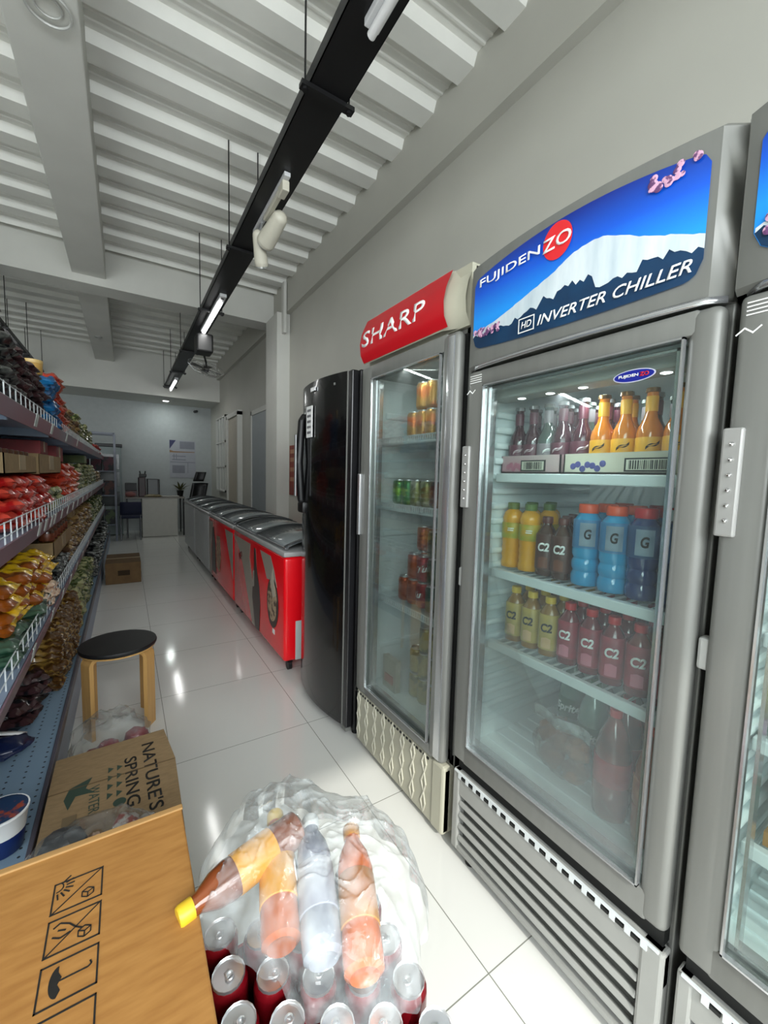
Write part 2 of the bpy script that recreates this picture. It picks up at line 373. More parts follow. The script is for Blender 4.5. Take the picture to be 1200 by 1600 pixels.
# ================================================================ CHILLERS
blue_print = M('sign_blue', '#0a4fc8', .3, c2='#0a3aa8', ns=2)
red_print = M('sign_red', '#c41722', .35, c2='#b8141f', ns=2)
navy = M('mountain_navy', '#0d3a5e', .35, c2='#0a2c4c', ns=14)
snow = M('snow_print', '#dfe8ec', .35, c2='#b9c9d2', ns=9, stretch=(1, 3, .6))
pink = M('blossom_pink', '#d9a9c4', .4, c2='#6b4470', ns=60, hard=1)
glass = film('door_glass', '#f4faf8', .02, .05, .03)
foggy = film('fogged_glass', '#eef6f4', .02, .05, .05, fog=(.5, 1.5, .12))
def sky_print():
    mt = bpy.data.materials.new('sky_print'); mt.use_nodes = True; nt = mt.node_tree; N = nt.nodes; L = nt.links
    g = N.new('ShaderNodeTexCoord'); s = N.new('ShaderNodeSeparateXYZ'); L.new(g.outputs['Object'], s.inputs[0])
    rp = N.new('ShaderNodeValToRGB'); e = rp.color_ramp.elements; e[0].position = 1.80; e[1].position = 1.0
    mr = N.new('ShaderNodeMapRange'); mr.inputs['From Min'].default_value = 1.84; mr.inputs['From Max'].default_value = 2.0; L.new(s.outputs[2], mr.inputs[0]); L.new(mr.outputs[0], rp.inputs[0])
    e[0].position = 0; e[0].color = hx('#1a8ae0'); e[1].position = 1; e[1].color = hx('#08247c'); q = e.new(.5); q.color = hx('#0a52c4')
    b = N['Principled BSDF']; L.new(rp.outputs[0], b.inputs['Base Color']); b.inputs['Roughness'].default_value = .3
    L.new(rp.outputs[0], b.inputs['Emission Color']); b.inputs['Emission Strength'].default_value = .25
    return mt
sky_blue = sky_print()
def chiller(y0, y1, zsh, lab, name_y=None, fog=True, plate=None, full=True):
    """silver glass-door chiller; front plane X=.95, wall side X=1.66, y0 = end nearer the camera"""
    W = y1 - y0; ym = (y0 + y1) / 2
    t = root('glass_door_chiller', (1.3, ym, 0), lab, 'chiller', None)
    # outer cabinet
    b = MB(); b.box(1.0, 1.66, y0, y0 + .03, .05, 2.0, .004); b.box(1.0, 1.66, y1 - .03, y1, .05, 2.0, .004); b.box(1.62, 1.66, y0 + .03, y1 - .03, .05, 2.0); b.box(1.0, 1.66, y0 + .03, y1 - .03, 1.66, 1.72); b.box(1.0, 1.66, y0 + .03, y1 - .03, .32, .42)
    b.build('cabinet', silver, t)
    b = MB(); b.box(1.0, 1.62, y0 + .03, y0 + .04, .42, 1.66); b.box(1.0, 1.62, y1 - .04, y1 - .03, .42, 1.66); b.box(1.6, 1.62, y0 + .04, y1 - .04, .42, 1.66); b.box(1.0, 1.6, y0 + .04, y1 - .04, .42, .44); b.box(1.0, 1.6, y0 + .04, y1 - .04, 1.64, 1.66)
    for k in range(22):
        z = .50 + k * .05
        b.box(1.03, 1.585, y1 - .056, y1 - .038, z, z + .022, .008); b.box(1.03, 1.585, y0 + .038, y0 + .056, z, z + .022, .008)
    for k in range(9): b.box(1.06 + k * .055, 1.085 + k * .055, y0 + .05, y1 - .05, .44, .446)
    b.build('inner_liner', liner, t)
    b = MB(); b.box(1.0, 1.08, y0 + .04, y1 - .04, 1.60, 1.64, .008); b.build('lamp_cover', grey_plastic, t)
    b = MB()
    for k in range(5): b.ball((1.04, y0 + .13 + k * .1, 1.602), .009, 8, (1.6, 1.6, .5))
    b.build('interior_lamp', glow, t, 1)
    a = area('chiller_light', (0, 0, 0), (.15, 0, -1), .012, W - .2, 1.9, (.93, .98, 1)); a.parent = t; a.location = (1.06 - 1.3, 0, 1.59)
    # base panel with louvres
    b = MB(); b.box(.985, 1.5, y0 + .01, y1 - .01, .04, .33); b.build('base_recess', M('recess_grey', '#4c4e4b', .7), t)
    b = MB(); b.box(.955, .99, y0, y0 + .05, .045, .335, .008); b.box(.955, .99, y1 - .03, y1, .045, .335, .006); b.box(.958, .99, y0, y1, .25, .335, .004); b.box(.958, .99, y0, y1, .045, .06)
    for k in range(4):
        z = .215 - k * .043
        b.box(.958, .974, y0 + .05, y1 - .03, z - .003, z + .013, .003, Matrix.Rotation(.5, 3, 'Y'))
    b.build('base_panel', grey_plastic, t)
    b = MB()
    for k in range(17): b.box(.952, .958, y0 + .05 + k * .035, y0 + .072 + k * .035, .318, .326)
    b.build('vent_slot', dark_gap, t)
    b = MB(); b.box(.951, .957, y0 + .01, y1 - .01, .333, .338)
    for k in range(18): b.box(.951, .957, y0 + .033 + k * .035, y0 + .046 + k * .035, .316, .333)
    b.build('vent_trim', shelf_white, t)
    b = MB(); b.cyl((1.0, y0 + .06, 0), (1.0, y0 + .06, .05), .02); b.cyl((1.0, y1 - .06, 0), (1.0, y1 - .06, .05), .02); b.cyl((1.6, y0 + .06, 0), (1.6, y0 + .06, .05), .02); b.cyl((1.6, y1 - .06, 0), (1.6, y1 - .06, .05), .02)
    b.build('foot', dark_gap, t)
    MB().box(.972, 1.0, y0 + .01, y1 - .01, .338, .40).build('gap_shade_strip', dark_gap, t)  # dark strip painted in for the shade below the door
    # door: four rounded stiles, beads, glass
    g0, g1, h0, h1 = y0 + .058, y1 - .07, .455, 1.64
    d = MB(); d.box(.945, .99, y0, g0, .385, 1.69, .018, seg=4); d.box(.945, .99, g1, y1, .385, 1.69, .012, seg=3); d.box(.945, .988, g0 - .02, g1 + .02, .385, h0, .008); d.box(.945, .988, g0 - .02, g1 + .02, h1, 1.69, .008)
    door = d.build('door', silver, t, 1)
    b = MB(); e = .004
    for a in ((g0, g0 + e, h0, h1), (g1 - e, g1, h0, h1), (g0, g1, h0, h0 + e), (g0, g1, h1 - e, h1)): b.box(.938, .95, *a)
    for a in ((g0 + .014, g0 + .02, h0 + .014, h1 - .014), (g1 - .02, g1 - .014, h0 + .014, h1 - .014), (g0 + .014, g1 - .014, h0 + .014, h0 + .019), (g0 + .014, g1 - .014, h1 - .019, h1 - .014)): b.box(.96, .985, *a)
    b.build('glass_bead', silver_hi, door)
    MB().box(.952, .958, g0, g1, h0, h1).build('glass', foggy if fog else glass, door)
    b = MB(); b.box(.99, 1.0, y0 + .012, y0 + .04, .40, 1.68); b.box(.99, 1.0, y1 - .04, y1 - .012, .40, 1.68); b.box(.99, 1.0, y0 + .012, y1 - .012, 1.655, 1.68); b.box(.99, 1.0, y0 + .012, y1 - .012, .40, .43); b.build('gasket', dark_gap, door)
    b = MB(); b.box(.935, .947, y1 - .028, y1 + .004, 1.255, 1.455, .004); hd = b.build('handle_plate', M('plate_grey', '#9c9c99', .35, .2), door)
    b = MB()
    for k in range(6): b.ball((.934, y1 - .013, 1.285 + .028 * k), .004, 8)
    b.build('screw', chrome, hd, 1)
    MB().box(.955, .985, y1 - .004, y1 + .018, .985, 1.05, .006).build('hinge_clip', M('clip_grey', '#a6a8a5', .4), door)
    # shelves
    for z in zsh:
        b = MB(); b.box(1.03, 1.05, y0 + .06, y1 - .06, z - .028, z, .003)
        for k in range(18): b.box(1.05, 1.57, y0 + .07 + k * (W - .14) / 17 - .002, y0 + .07 + k * (W - .14) / 17 + .002, z - .012, z - .006)
        b.box(1.3, 1.308, y0 + .06, y1 - .06, z - .018, z - .012)
        b.build('shelf', shelf_white, t)
    # header: bowed light box
    cur = lambda s: -.02 * (1 - (2 * s - 1) ** 2)
    b = MB(); n = 24; zt = lambda s: 2.02 + .014 * (1 - (2 * s - 1) ** 2); q = []
    z_ = [0, .03, .5, .97, 1]; xo = [.012, 0, 0, 0, .014]
    b.grid(lambda u, v: Vector((.955 + cur(u) + xo[round(v * 4)] + (.03 if u == 0 else .006 if u == 1 else 0), y0 + u * (W + .014), 1.70 + (zt(u) - 1.70) * z_[round(v * 4)])), n, 4)
    b.grid(lambda u, v: Vector(((.969 + cur(u) + (.03 if u == 0 else .006 if u == 1 else 0)) * (1 - v) + 1.4 * v, y0 + u * W, zt(u))), n, 1)
    b.grid(lambda u, v: Vector(((.967 + cur(u) + (.03 if u == 0 else .006 if u == 1 else 0)) * (1 - v) + 1.4 * v, y0 + u * W, 1.70)), n, 1)
    for u in (0, 1): b.grid(lambda a, v, u=u: Vector((.985 * (1 - a) + 1.4 * a, y0 + u * W, 1.70 + (zt(0) - 1.70) * v)), 2, 2)
    b.box(1.38, 1.40, y0, y1, 1.70, 2.005)
    hd = b.build('header', silver, t, 1)
    b = MB(); b.grid(lambda u, v: Vector((.950 + cur(u) + (.02 if u in (0, 1) else 0), y0 + .004 + u * (W - .008), 1.694 + .012 * v)), n, 1); b.build('header_lip', silver_hi, hd, 1, solid=.006)
    # sign picture follows the bow; s runs 0..1 from far (left) to near (right) end
    def P(s, z, k):
        xs = .945
        for _ in range(4): f = xs / .932; yy = y1 + (1.005 - s * .67) * f - 1.005; u_ = min(1, max(0, (yy - y0) / W)); xs = .953 + cur(u_) - .0012 * k
        return Vector((xs, yy, 1.35 + (z - 1.35) * f))
    def strip(name, mat, s0, s1, lo, hi, k, nn=60):
        bb = MB(); f = lambda u: s0 + (s1 - s0) * u
        bb.grid(lambda u, v: P(f(u), lo(f(u)) * (1 - v) + hi(f(u)) * v, k), nn, 6); return bb.build(name, mat, hd)
    S0, S1 = .042, .948
    def rc(s, r_):  # corner rounding
        e_ = min(s - S0, S1 - s); return 0 if e_ >= r_ else r_ - math.sqrt(max(0, r_ * r_ - (r_ - e_) ** 2))
    zb = lambda s: 1.738 + rc(s, .05) * .67 + .04 * (s - .65) ** 2
    ztp = lambda s: 1.952 + .048 * (1 - ((s - .52) / .5) ** 2) - rc(s, .03) * .6
    pk = [(.04, 1.795), (.064, 1.801), (.179, 1.816), (.266, 1.834), (.36, 1.855), (.446, 1.874), (.524, 1.899), (.584, 1.909), (.648, 1.908), (.718, 1.888), (.788, 1.864), (.879, 1.84), (.95, 1.82)]
    lw = [(.04, 1.79), (.2, 1.796), (.27, 1.79), (.334, 1.802), (.38, 1.81), (.422, 1.824), (.46, 1.815), (.504, 1.832), (.555, 1.828), (.604, 1.836), (.635, 1.80), (.664, 1.797), (.696, 1.815), (.72, 1.80), (.748, 1.799), (.785, 1.82), (.831, 1.81), (.884, 1.81), (.95, 1.795)]
    def itp(tb, s):
        for (a, va), (c, vc) in zip(tb, tb[1:]):
            if s <= c: return va + (vc - va) * (s - a) / (c - a)
        return tb[-1][1]
    jag = lambda s, a: a * noise.noise(Vector((s * 40, a * 9, 0)))
    top = lambda s: min(ztp(s) - .004, itp(pk, s) + jag(s, .003))
    bot = lambda s: min(top(s), itp(lw, s) + jag(s, .02))
    strip('sign_panel', sky_blue, S0, S1, zb, ztp, 1)
    strip('mountain_foot', navy, S0, S1, zb, lambda s: max(zb(s), bot(s)), 2)
    strip('mountain_snow', snow, S0, S1, lambda s: max(zb(s), bot(s)), lambda s: max(zb(s), top(s)), 3)
    bs = MB()
    for (s_, z_2, a, n_) in ((.12, 1.797, .075, 30), (.86, 1.962, .07, 26)):
        for i in range(n_):
            ss, zz = s_ + random.uniform(-1, 1) * a, z_2 + random.uniform(-1, 1) * .013
            if not (S0 + .01 < ss < S1 - .01): continue
            q = P(ss, zz, 5); bs.ball(q, random.uniform(.004, .009), 6, (.12, 1, 1))
    bs.build('cherry_blossom', pink, hd)
    bs = MB(); cs, cz, rr = .467, 1.952, .045
    bs.grid(lambda u, v: P(cs + rr * .92 * v * math.cos(2 * PI * u) / W, cz + rr * v * math.sin(2 * PI * u), 4), 32, 4, True); bs.build('red_disc', M('disc_red', '#d9262c', .35, emit=.15), hd)
    # lettering rides on the bow
    def word(txt, s, z, h, width, slope=0, shear=0, bold=.02, k=5):
        text_mb(txt, lambda u, v, q: P(s + u / W, z + v + slope * u, k + q), h, width, shear, bold).build('sign_lettering', white_ink, hd)
    word('FUJIDEN', .07, 1.925, .03, .215, .045, 0, .012); word('ZO', .402, 1.934, .033, .082, .045, 0, .012, k=6)
    word('INVERTER CHILLER', .396, 1.758, .026, .352, .0, .28, .01)
    word('HD', .318, 1.764, .018, .034, .0, .2, .01)
    bb = MB()
    for a in ((.304, .309), (.378, .383)): bb.grid(lambda u, v: P(a[0] + (a[1] - a[0]) * u, 1.753 + .038 * v, 5), 1, 1)
    for z in (1.753, 1.789): bb.grid(lambda u, v: P(.304 + .079 * u, z + .003 * v, 5), 3, 1)
    bb.build('badge_frame', white_ink, hd)
    # oval sticker on the glass
    yc, zc = y0 + .155, 1.585
    bb = MB(); bb.grid(lambda u, v: Vector((.9505, yc + .045 * v * math.cos(2 * PI * u), zc + .014 * v * math.sin(2 * PI * u))), 32, 2, True); st = bb.build('oval_sticker', M('sticker_rim', '#c9c9dd', .4), door)
    bb = MB(); bb.grid(lambda u, v: Vector((.9497, yc + .042 * v * math.cos(2 * PI * u), zc + .012 * v * math.sin(2 * PI * u))), 32, 2, True); bb.build('oval_field', M('sticker_blue', '#101f8a', .4), st)
    write('FUJIDEN', (.949, yc + .032, zc - .004), (0, -1, 0), (0, 0, 1), .008, white_ink, st, .042, 0, .02)
    write('ZO', (.949, yc - .012, zc - .004), (0, -1, 0), (0, 0, 1), .009, red_print, st, .02, 0, .04)
    # squiggle of sealant and tape marks at the top left of the frame
    bb = MB(); bb.tube([(.945, y1 + .001 - .012 * i, 1.625 + (.006 if i % 2 else -.004)) for i in range(4)], .0015, 5)
    for i in range(4): bb.box(.9435, .945, y1 - .06, y1 - .012, 1.652 + i * .007, 1.654 + i * .007)
    bb.build('scuff_mark', white_ink, door)
    return t
chiller(.335, 1.005, (1.37, 1.055, .81), 'large silver glass-door chiller with blue snowy-mountain header, fully in view')
chiller(-.375, .312, (1.33, 1.07, .86, .64), 'silver glass-door chiller cut off by the right edge of the photo', fog=False)
# ---------------------------------------------------------------- narrow chiller with red header
y0, y1 = 1.05, 1.715; W = y1 - y0
t = root('glass_door_chiller', (1.3, 1.38, 0), 'narrow glass-door chiller with red header, right of the black freezer', 'chiller')
cream_pl = M('cream_plastic', '#b3b19f', .45)
b = MB(); b.box(1.0, 1.66, y0, y0 + .03, .04, 2.06, .004); b.box(1.0, 1.66, y1 - .03, y1, .04, 2.06, .004); b.box(1.63, 1.66, y0, y1, .04, 2.06); b.box(1.0, 1.66, y0, y1, 1.80, 1.86); b.box(1.0, 1.66, y0, y1, .28, .33)
b.build('cabinet', silver, t)
b = MB(); b.box(1.0, 1.63, y0 + .03, y0 + .045, .33, 1.80); b.box(1.0, 1.63, y1 - .045, y1 - .03, .33, 1.80); b.box(1.6, 1.63, y0, y1, .33, 1.80); b.box(1.0, 1.63, y0 + .03, y1 - .03, .33, .345)
for k in range(5): b.box(1.05, 1.55, y1 - .06, y1 - .04, .5 + .28 * k, .53 + .28 * k, .008)
b.build('inner_liner', liner, t)
d = MB(); d.box(.945, .99, y0 + .01, y0 + .095, .30, 1.845, .022, seg=5); d.box(.945, .99, 1.625, y1, .30, 1.845, .01); d.box(.947, .988, y0 + .07, 1.65, .30, .345, .006); d.box(.947, .988, y0 + .07, 1.65, 1.785, 1.845, .006)
door = d.build('door', silver, t, 1)
MB().box(.942, .95, y0 + .025, y0 + .06, .315, 1.83, .004).build('chrome_strip', silver_hi, door, 1)
b = MB()
for a in ((y0 + .095, y0 + .1, .345, 1.785), (1.62, 1.625, .345, 1.785), (y0 + .095, 1.625, .343, .348), (y0 + .095, 1.625, 1.781, 1.786)): b.box(.94, .95, *a)
for a in ((1.585, 1.592, .36, 1.77), (1.60, 1.605, .36, 1.77), (y0 + .11, 1.6, .36, .366)): b.box(.965, .985, *a)
b.build('glass_bead', silver_hi, door)
MB().box(.952, .958, y0 + .095, 1.625, .345, 1.785).build('glass', glass, door)
MB().box(.93, .947, 1.69, 1.712, 1.07, 1.36, .004).build('door_handle', silver_hi, door)
b = MB(); b.box(.99, 1.0, y0 + .012, y1 - .01, .31, .35); b.box(.99, 1.0, y0 + .012, y0 + .04, .31, 1.84); b.box(.99, 1.0, y1 - .04, y1 - .01, .31, 1.84); b.build('gasket', dark_gap, door)
for z in (1.515, 1.215, .77):
    b = MB(); b.box(1.03, 1.036, y0 + .05, y1 - .05, z + .008, z + .013); b.box(1.03, 1.036, y0 + .05, y1 - .05, z - .018, z - .012); b.box(1.036, 1.56, y0 + .05, y1 - .05, z - .022, z - .018)
    for k in range(38): b.box(1.03, 1.036, y0 + .055 + k * .015, y0 + .059 + k * .015, z - .014, z + .01)
    b.build('shelf', shelf_white, t)
b = MB(); b.box(.955, 1.55, y0, y1, .035, .29, .006)
b.box(.95, .99, y0, y0 + .07, .035, .30, .01)
bp = b.build('base_panel', cream_pl, t)
for k in range(8):
    b = MB(); yy = y0 + .115 + k * .075
    for j in range(3):
        z0 = .05 + j * .08
        for sgn in (-1, 1): b.tube([(.9545, yy, z0), (.952, yy + sgn * .014, z0 + .04), (.9545, yy, z0 + .08)], .0035, 5)
    b.build('relief_wave', M('relief_cream', '#c4c2b2', .4), bp, 1)
b = MB()
for k in range(26): b.box(.952, .956, y0 + .09 + k * .023, y0 + .102 + k * .023, .277, .285)
b.build('vent_slot', dark_gap, bp)
prof = [(.955, 1.865), (.935, 1.90), (.93, 1.95), (.94, 2.0), (.97, 2.065)]
b = MB(); b.grid(lambda u, v: Vector((prof[round(v * 4)][0] + (.03 if u < .1 else 0), y0 + u * W, prof[round(v * 4)][1])), 12, 4)
b.box(.985, 1.4, y0, y1, 1.862, 2.063); hd = b.build('header', cream_pl, t, 1)
itx = lambda z: next((a[0] + (c[0] - a[0]) * (z - a[1]) / (c[1] - a[1]) for a, c in zip(prof, prof[1:]) if a[1] <= z <= c[1]), .955)
b = MB(); b.grid(lambda u, v: Vector((itx(1.868 + .192 * v) - .003, 1.122 + .587 * u, 1.868 + .192 * v)), 4, 12); b.build('sign_panel', red_print, hd, 1)
text_mb('SHARP', lambda u, v, k: Vector((itx(1.928 + v) - .0045 - .001 * k, 1.69 - u, 1.928 + v)), .07, .46, 0, .012).build('sign_lettering', white_ink, hd)
MB().box(1.03, 1.034, y0 - .002, y0, 1.95, 1.965).build('screw_cap', white_ink, hd)
a = area('chiller_light', (0, 0, 0), (.15, 0, -1), .012, .4, 1.4, (.95, 1, .97)); a.parent = t; a.location = (1.03 - 1.3, 0, 1.79)  # added strip light to brighten the dark interior, no lamp fitted here
# ---------------------------------------------------------------- black upright freezer
gloss_black = M('gloss_black', '#08080a', .18, coat=.4)
y0, y1 = 1.765, 2.41
t = root('upright_freezer', (1.3, 2.09, 0), 'tall black single-door upright freezer beside the red-header chiller', 'freezer')
MB().box(.965, 1.6, y0, y1, .035, 1.86, .008).build('cabinet', black_metal, t)
bow = lambda u: .925 - .045 * math.sin(PI * min(1, max(0, u))) ** .8
b = MB(); n = 24; yy = lambda u: y0 + .055 + u * (y1 - y0 - .055)
b.grid(lambda u, v: Vector((bow(u), yy(u), .055 + 1.80 * v)), n, 1)
for z in (.055, 1.855): b.grid(lambda u, v: Vector((bow(u) * (1 - v) + .962 * v, yy(u), z)), n, 1)
for u0 in (0, 1): b.grid(lambda a, v: Vector((.925 * (1 - a) + .962 * a, yy(u0), .055 + 1.8 * v)), 1, 1)
door = b.build('door', gloss_black, t, 1)
MB().box(.925, .962, y0 + .008, y0 + .05, .055, 1.855, .006).build('door_edge_trim', M('satin_black', '#1b1b1d', .3), door)
MB().box(.922, .93, y0 + .05, y0 + .056, .055, 1.855).build('trim_line', silver, door)
b = MB(); b.tube([(.905, 2.33, 1.69), (.885, 2.325, 1.66), (.868, 2.32, 1.42), (.885, 2.325, 1.2), (.905, 2.33, 1.165)], .022, 10); b.box(.875, .93, 2.28, 2.37, 1.12, 1.19, .015); h = b.build('door_handle', black_metal, door, 1)
MB().box(.842, .85, 2.31, 2.335, 1.22, 1.58, .003).build('handle_insert', M('handle_silver', '#9b9c9d', .4, .5), h)
MB().box(.870, .874, 2.135, 2.215, 1.555, 1.725).build('paper_label', white_ink, door)
b = MB()
for k in range(5): b.box(.868, .870, 2.15, 2.20, 1.575 + k * .03, 1.588 + k * .03)
b.build('label_print', M('grey_ink', '#77777a', .6), door)
MB().box(.898, .904, 1.91, 1.96, 1.80, 1.812).build('brand_plate', silver, door)
MB().box(.871, .876, 2.10, 2.16, 1.80, 1.82).build('door_highlight', silver_hi, door)  # highlight on the gloss door, made as a bright plate
b = MB(); b.cyl((1.0, y0 + .04, 0), (1.0, y0 + .04, .04), .02); b.cyl((1.0, y1 - .05, 0), (1.0, y1 - .05, .04), .02); b.cyl((1.55, y0 + .05, 0), (1.55, y0 + .05, .04), .02); b.build('foot', dark_gap, t)
MB().box(.93, .96, y0 + .02, y0 + .06, .03, .05).build('hinge', silver, t)
# ---------------------------------------------------------------- chest freezers
red_side = M('gloss_red', '#f50d1c', .25, c2='#e00c1a', ns=2, coat=.3)
print_cream = M('swoosh_cream', '#a29a8e', .35)
def chest(y0, y1, red, lab, art, near=False):
    X0, X1 = .87, 1.50; t = root('chest_freezer', (1.2, (y0 + y1) / 2, 0), lab, 'chest freezer', 'chest freezers along the right wall')
    MB().box(X0, X1, y0, y1, .085, .80, .022, seg=3).build('cabinet', red_side if red else M('white_enamel', '#b9bcbd', .35), t, 1)
    MB().box(X0 - .006, X1 + .006, y0 - .005, y1 + .005, .80, .836, .012).build('lid_frame', M('frame_grey', '#a2a3a2', .4), t, 1)
    crown = lambda x: .838 + .075 * math.sin(PI * (x - X0) / (X1 - X0)) ** .8
    for i, (a, c) in enumerate(((y0 + .03, (y0 + y1) / 2 + .03), ((y0 + y1) / 2 - .03, y1 - .03))):
        dz = .008 * (1 - i)
        b = MB(); b.grid(lambda u, v: Vector((X0 + .03 + (X1 - X0 - .06) * u, a + (c - a) * v, crown(X0 + .03 + (X1 - X0 - .06) * u) + dz)), 16, 1)
        gl = b.build('sliding_glass_lid', M('lid_glass', '#7f8586', .12, coat=.5), t, 1, solid=.005)
        for yy in (a, c - .035):
            b = MB(); b.grid(lambda u, v: Vector((X0 + .02 + (X1 - X0 - .04) * u, yy + .035 * v, crown(X0 + .02 + (X1 - X0 - .04) * u) + dz + .006)), 16, 1)
            b.build('lid_rim', M('rim_grey', '#3f4244', .35), gl, 1, solid=.008)
        MB().box(X0 + .015, X0 + .04, a, c, .84 + dz, .852 + dz, .003).build('lid_handle', silver_hi, gl)
    for xx in (X0 + .06, X1 - .06):
        for yy in (y0 + .07, y1 - .07):
            b = MB(); b.cyl((xx - .012, yy, .035), (xx + .012, yy, .035), .035, n=16); b.box(xx - .018, xx + .018, yy - .022, yy + .022, .055, .09)
            b.build('caster', black_metal, t, 1)
    L_ = y1 - y0
    def shp(name, mat, pts, k=1): MB().poly([(X0 - .0008 * k, y1 - s * L_, .10 + z * .66) for s, z in pts], (-.0012, 0, 0)).build(name, mat, t)
    if art == 1:
        shp('swoosh_print', print_cream, [(.0, 1), (.42, 1), (.40, .82), (.46, .55), (.52, .25), (.60, 0), (.46, 0), (.36, .3), (.26, .62), (.14, .86)])
        shp('bottle_print', M('cola_brown', '#2a1412', .3), [(.50, .98), (.53, .98), (.55, .75), (.60, .55), (.62, .35), (.60, 0), (.52, 0), (.46, .35), (.47, .55), (.495, .75)], 2)
        shp('bottle_label_print', print_cream, [(.475, .68), (.50, .70), (.50, .5), (.465, .48)], 3)
    if art == 2:
        shp('swoosh_print', print_cream, [(.0, 1), (.22, 1), (.12, .6), (.10, .3), (.13, 0), (.02, 0), (0, .5)])
        shp('bottle_print', M('dark_print', '#241513', .3), [(.18, .9), (.24, .92), (.32, .6), (.34, .1), (.14, .1), (.15, .6)], 2)
        shp('ice_print', M('amber_print', '#6e3b22', .3, c2='#b8946a', ns=24, hard=1), [(.38, .8), (.52, .82), (.56, .5), (.5, .2), (.38, .25), (.35, .5)], 3)
        shp('swoosh_print', print_cream, [(.72, 1), (1, 1), (1, .3), (.92, .5), (.82, .75)])
    if near:
        bz = lambda r_, n=26: [(.835 + r_ * .085 * math.cos(2 * PI * i / n), .50 + r_ * .26 * math.sin(2 * PI * i / n)) for i in range(n)]
        shp('swoosh_print', print_cream, [(.62, 1), (.80, 1), (.86, .86), (.90, .70), (.82, .74), (.74, .72), (.70, .82)], 2)
        shp('bowl_print', M('bowl_dark', '#33201b', .4), bz(1.05), 3)
        shp('food_print', M('noodle_print', '#b59d7d', .4, c2='#4f3b2b', ns=22, hard=1), [(s - .005, z + .02) for s, z in bz(.86)], 4)
        shp('leaf_print', M('steam_cream', '#c2b9a6', .4), [(.80, .72), (.84, .88), (.86, .72), (.88, .60), (.84, .56)], 5)
        MB().box(X0 - .002, X0 + .001, y0 + .20, y0 + .25, .21, .245, .001).build('small_mark', white_ink, t)
        MB().box(.95, 1.06, y0 - .003, y0 + .001, .09, .36).build('vent_panel', M('white_vent', '#c9d2d0', .4), t)
    if art == 1:
        b = MB()
        for c_, r_ in ((y1 - .26, .03), (y1 - .31, .022)): b.torus((X0 - .002, c_, .60 + (y1 - .26 - c_) * .4), r_, .005, rot=Matrix.Rotation(PI / 2, 3, 'Y'))
        b.build('curl_print', M('maroon_ink', '#5b2a2a', .4), t)
    return t
chest(2.58, 4.06, True, 'red chest freezer with food-bowl print, nearest of the chest freezers', 1, True)
chest(4.10, 5.44, True, 'red chest freezer with ice print, second nearest of the chest freezers', 2)
chest(5.50, 6.72, False, 'plain white chest freezer next to the red ones', 0)
chest(6.76, 7.98, False, 'plain white chest freezer at the far end of the row by the desk', 0)
# ================================================================ DRINKS
def lab_text(txt, h, width, r_, z, mat, parent, name='label_lettering', slope=0, bold=.02, shear=.1, u0=None):
    """letters wrapped on a round bottle, facing -X"""
    u0 = -width / 2 if u0 is None else u0
    f = lambda u, v, k: Vector((-(r_ + .0005 + .0005 * k) * math.cos((u + u0) / r_), -(r_ + .0005 + .0005 * k) * math.sin((u + u0) / r_), z + v + slope * u))
    return text_mb(txt, f, h, width, shear, bold).build(name, mat, parent)
def drink(name, cat, body, bmat, cap=None, cmat=None, label=None, lmat=None, extra=None, n=18, sq=0):
    def mk():
        t = root(name, (0, 0, 0), 'x', cat)
        MB().lathe(body, n=n, sq=sq).build('bottle_body' if name != 'drink_can' else 'can_body', bmat, t, 1)
        if cap: MB().lathe(cap, n=16).build('bottle_cap' if name != 'drink_can' else 'can_lid', cmat, t, 1)
        if label: MB().lathe(label, n=n, sq=sq).build('label', lmat, t, 1)
        if extra: extra(t)
        return t
    return Kind(mk)
alco_prof = [(.012, 0), (.028, .002), (.030, .01), (.030, .095), (.027, .11), (.015, .135), (.0125, .15), (.0125, .195), (.014, .198)]
crown_cap = [(.014, .196), (.0165, .197), (.015, .207), (.006, .209)]
def alco(nm, liq, lab_, ink):
    def ex(t):
        MB().lathe([(.0306, .03), (.0308, .031), (.0308, .085), (.0306, .086)], n=18).build('label', lab_, t, 1)
        lab_text('~', .012, .03, .031, .055, ink, t, 'script_mark', .35, .03)
        MB().lathe([(.0135, .12 + .03), (.0137, .152), (.0137, .185), (.0132, .187)], n=14).build('neck_band', lab_, t, 1)
    return drink('glass_bottle', 'bottle', alco_prof, liq, crown_cap, nm, extra=ex)
g_purple = M('berry_drink', '#3a1521', .12, coat=.5); g_orange = M('orange_drink', '#c8700f', .12, coat=.5)
berry = alco(M('silver_crown', '#9a9a9c', .3, .6), g_purple, M('plum_label', '#572434', .4), M('pale_ink', '#cdb9bd', .4))
citrus = alco(M('bronze_crown', '#7d5a30', .3, .6), g_orange, M('yellow_label', '#e0a022', .4), black_ink)
green_b = alco(M('dull_crown', '#6b6f69', .4, .4), M('smoky_drink', '#3f4a44', .12, coat=.5), M('grey_label', '#80777b', .4), white_ink)
tea_prof = [(.02, 0), (.0295, .003), (.031, .012), (.030, .05), (.0315, .06), (.0315, .115), (.028, .135), (.016, .155), (.0135, .16), (.0135, .168)]
tea_cap = [(.0155, .163), (.0158, .165), (.0158, .18), (.0145, .183)]
tea_lab = [(.031, .022), (.0322, .023), (.0322, .128), (.030, .131)]
def tea(liq, capm, labm, ink='C2', inkm=None, second=None):
    def ex(t):
        lab_text(ink, .027, .034, .0328, .078, inkm or black_ink, t, 'label_lettering', 0, .035, .15)
        b = MB()
        b.grid(lambda u, v: Vector((-.0325 * math.cos((u - .5) * .9), -.0325 * math.sin((u - .5) * .9), .028 + .035 * v * (1 - .3 * abs(u - .5)))), 6, 2)
        b.build('label_patch', second or kraft, t)
    return drink('tea_bottle', 'bottle', tea_prof, liq, tea_cap, capm, tea_lab, labm, ex, sq=.18)
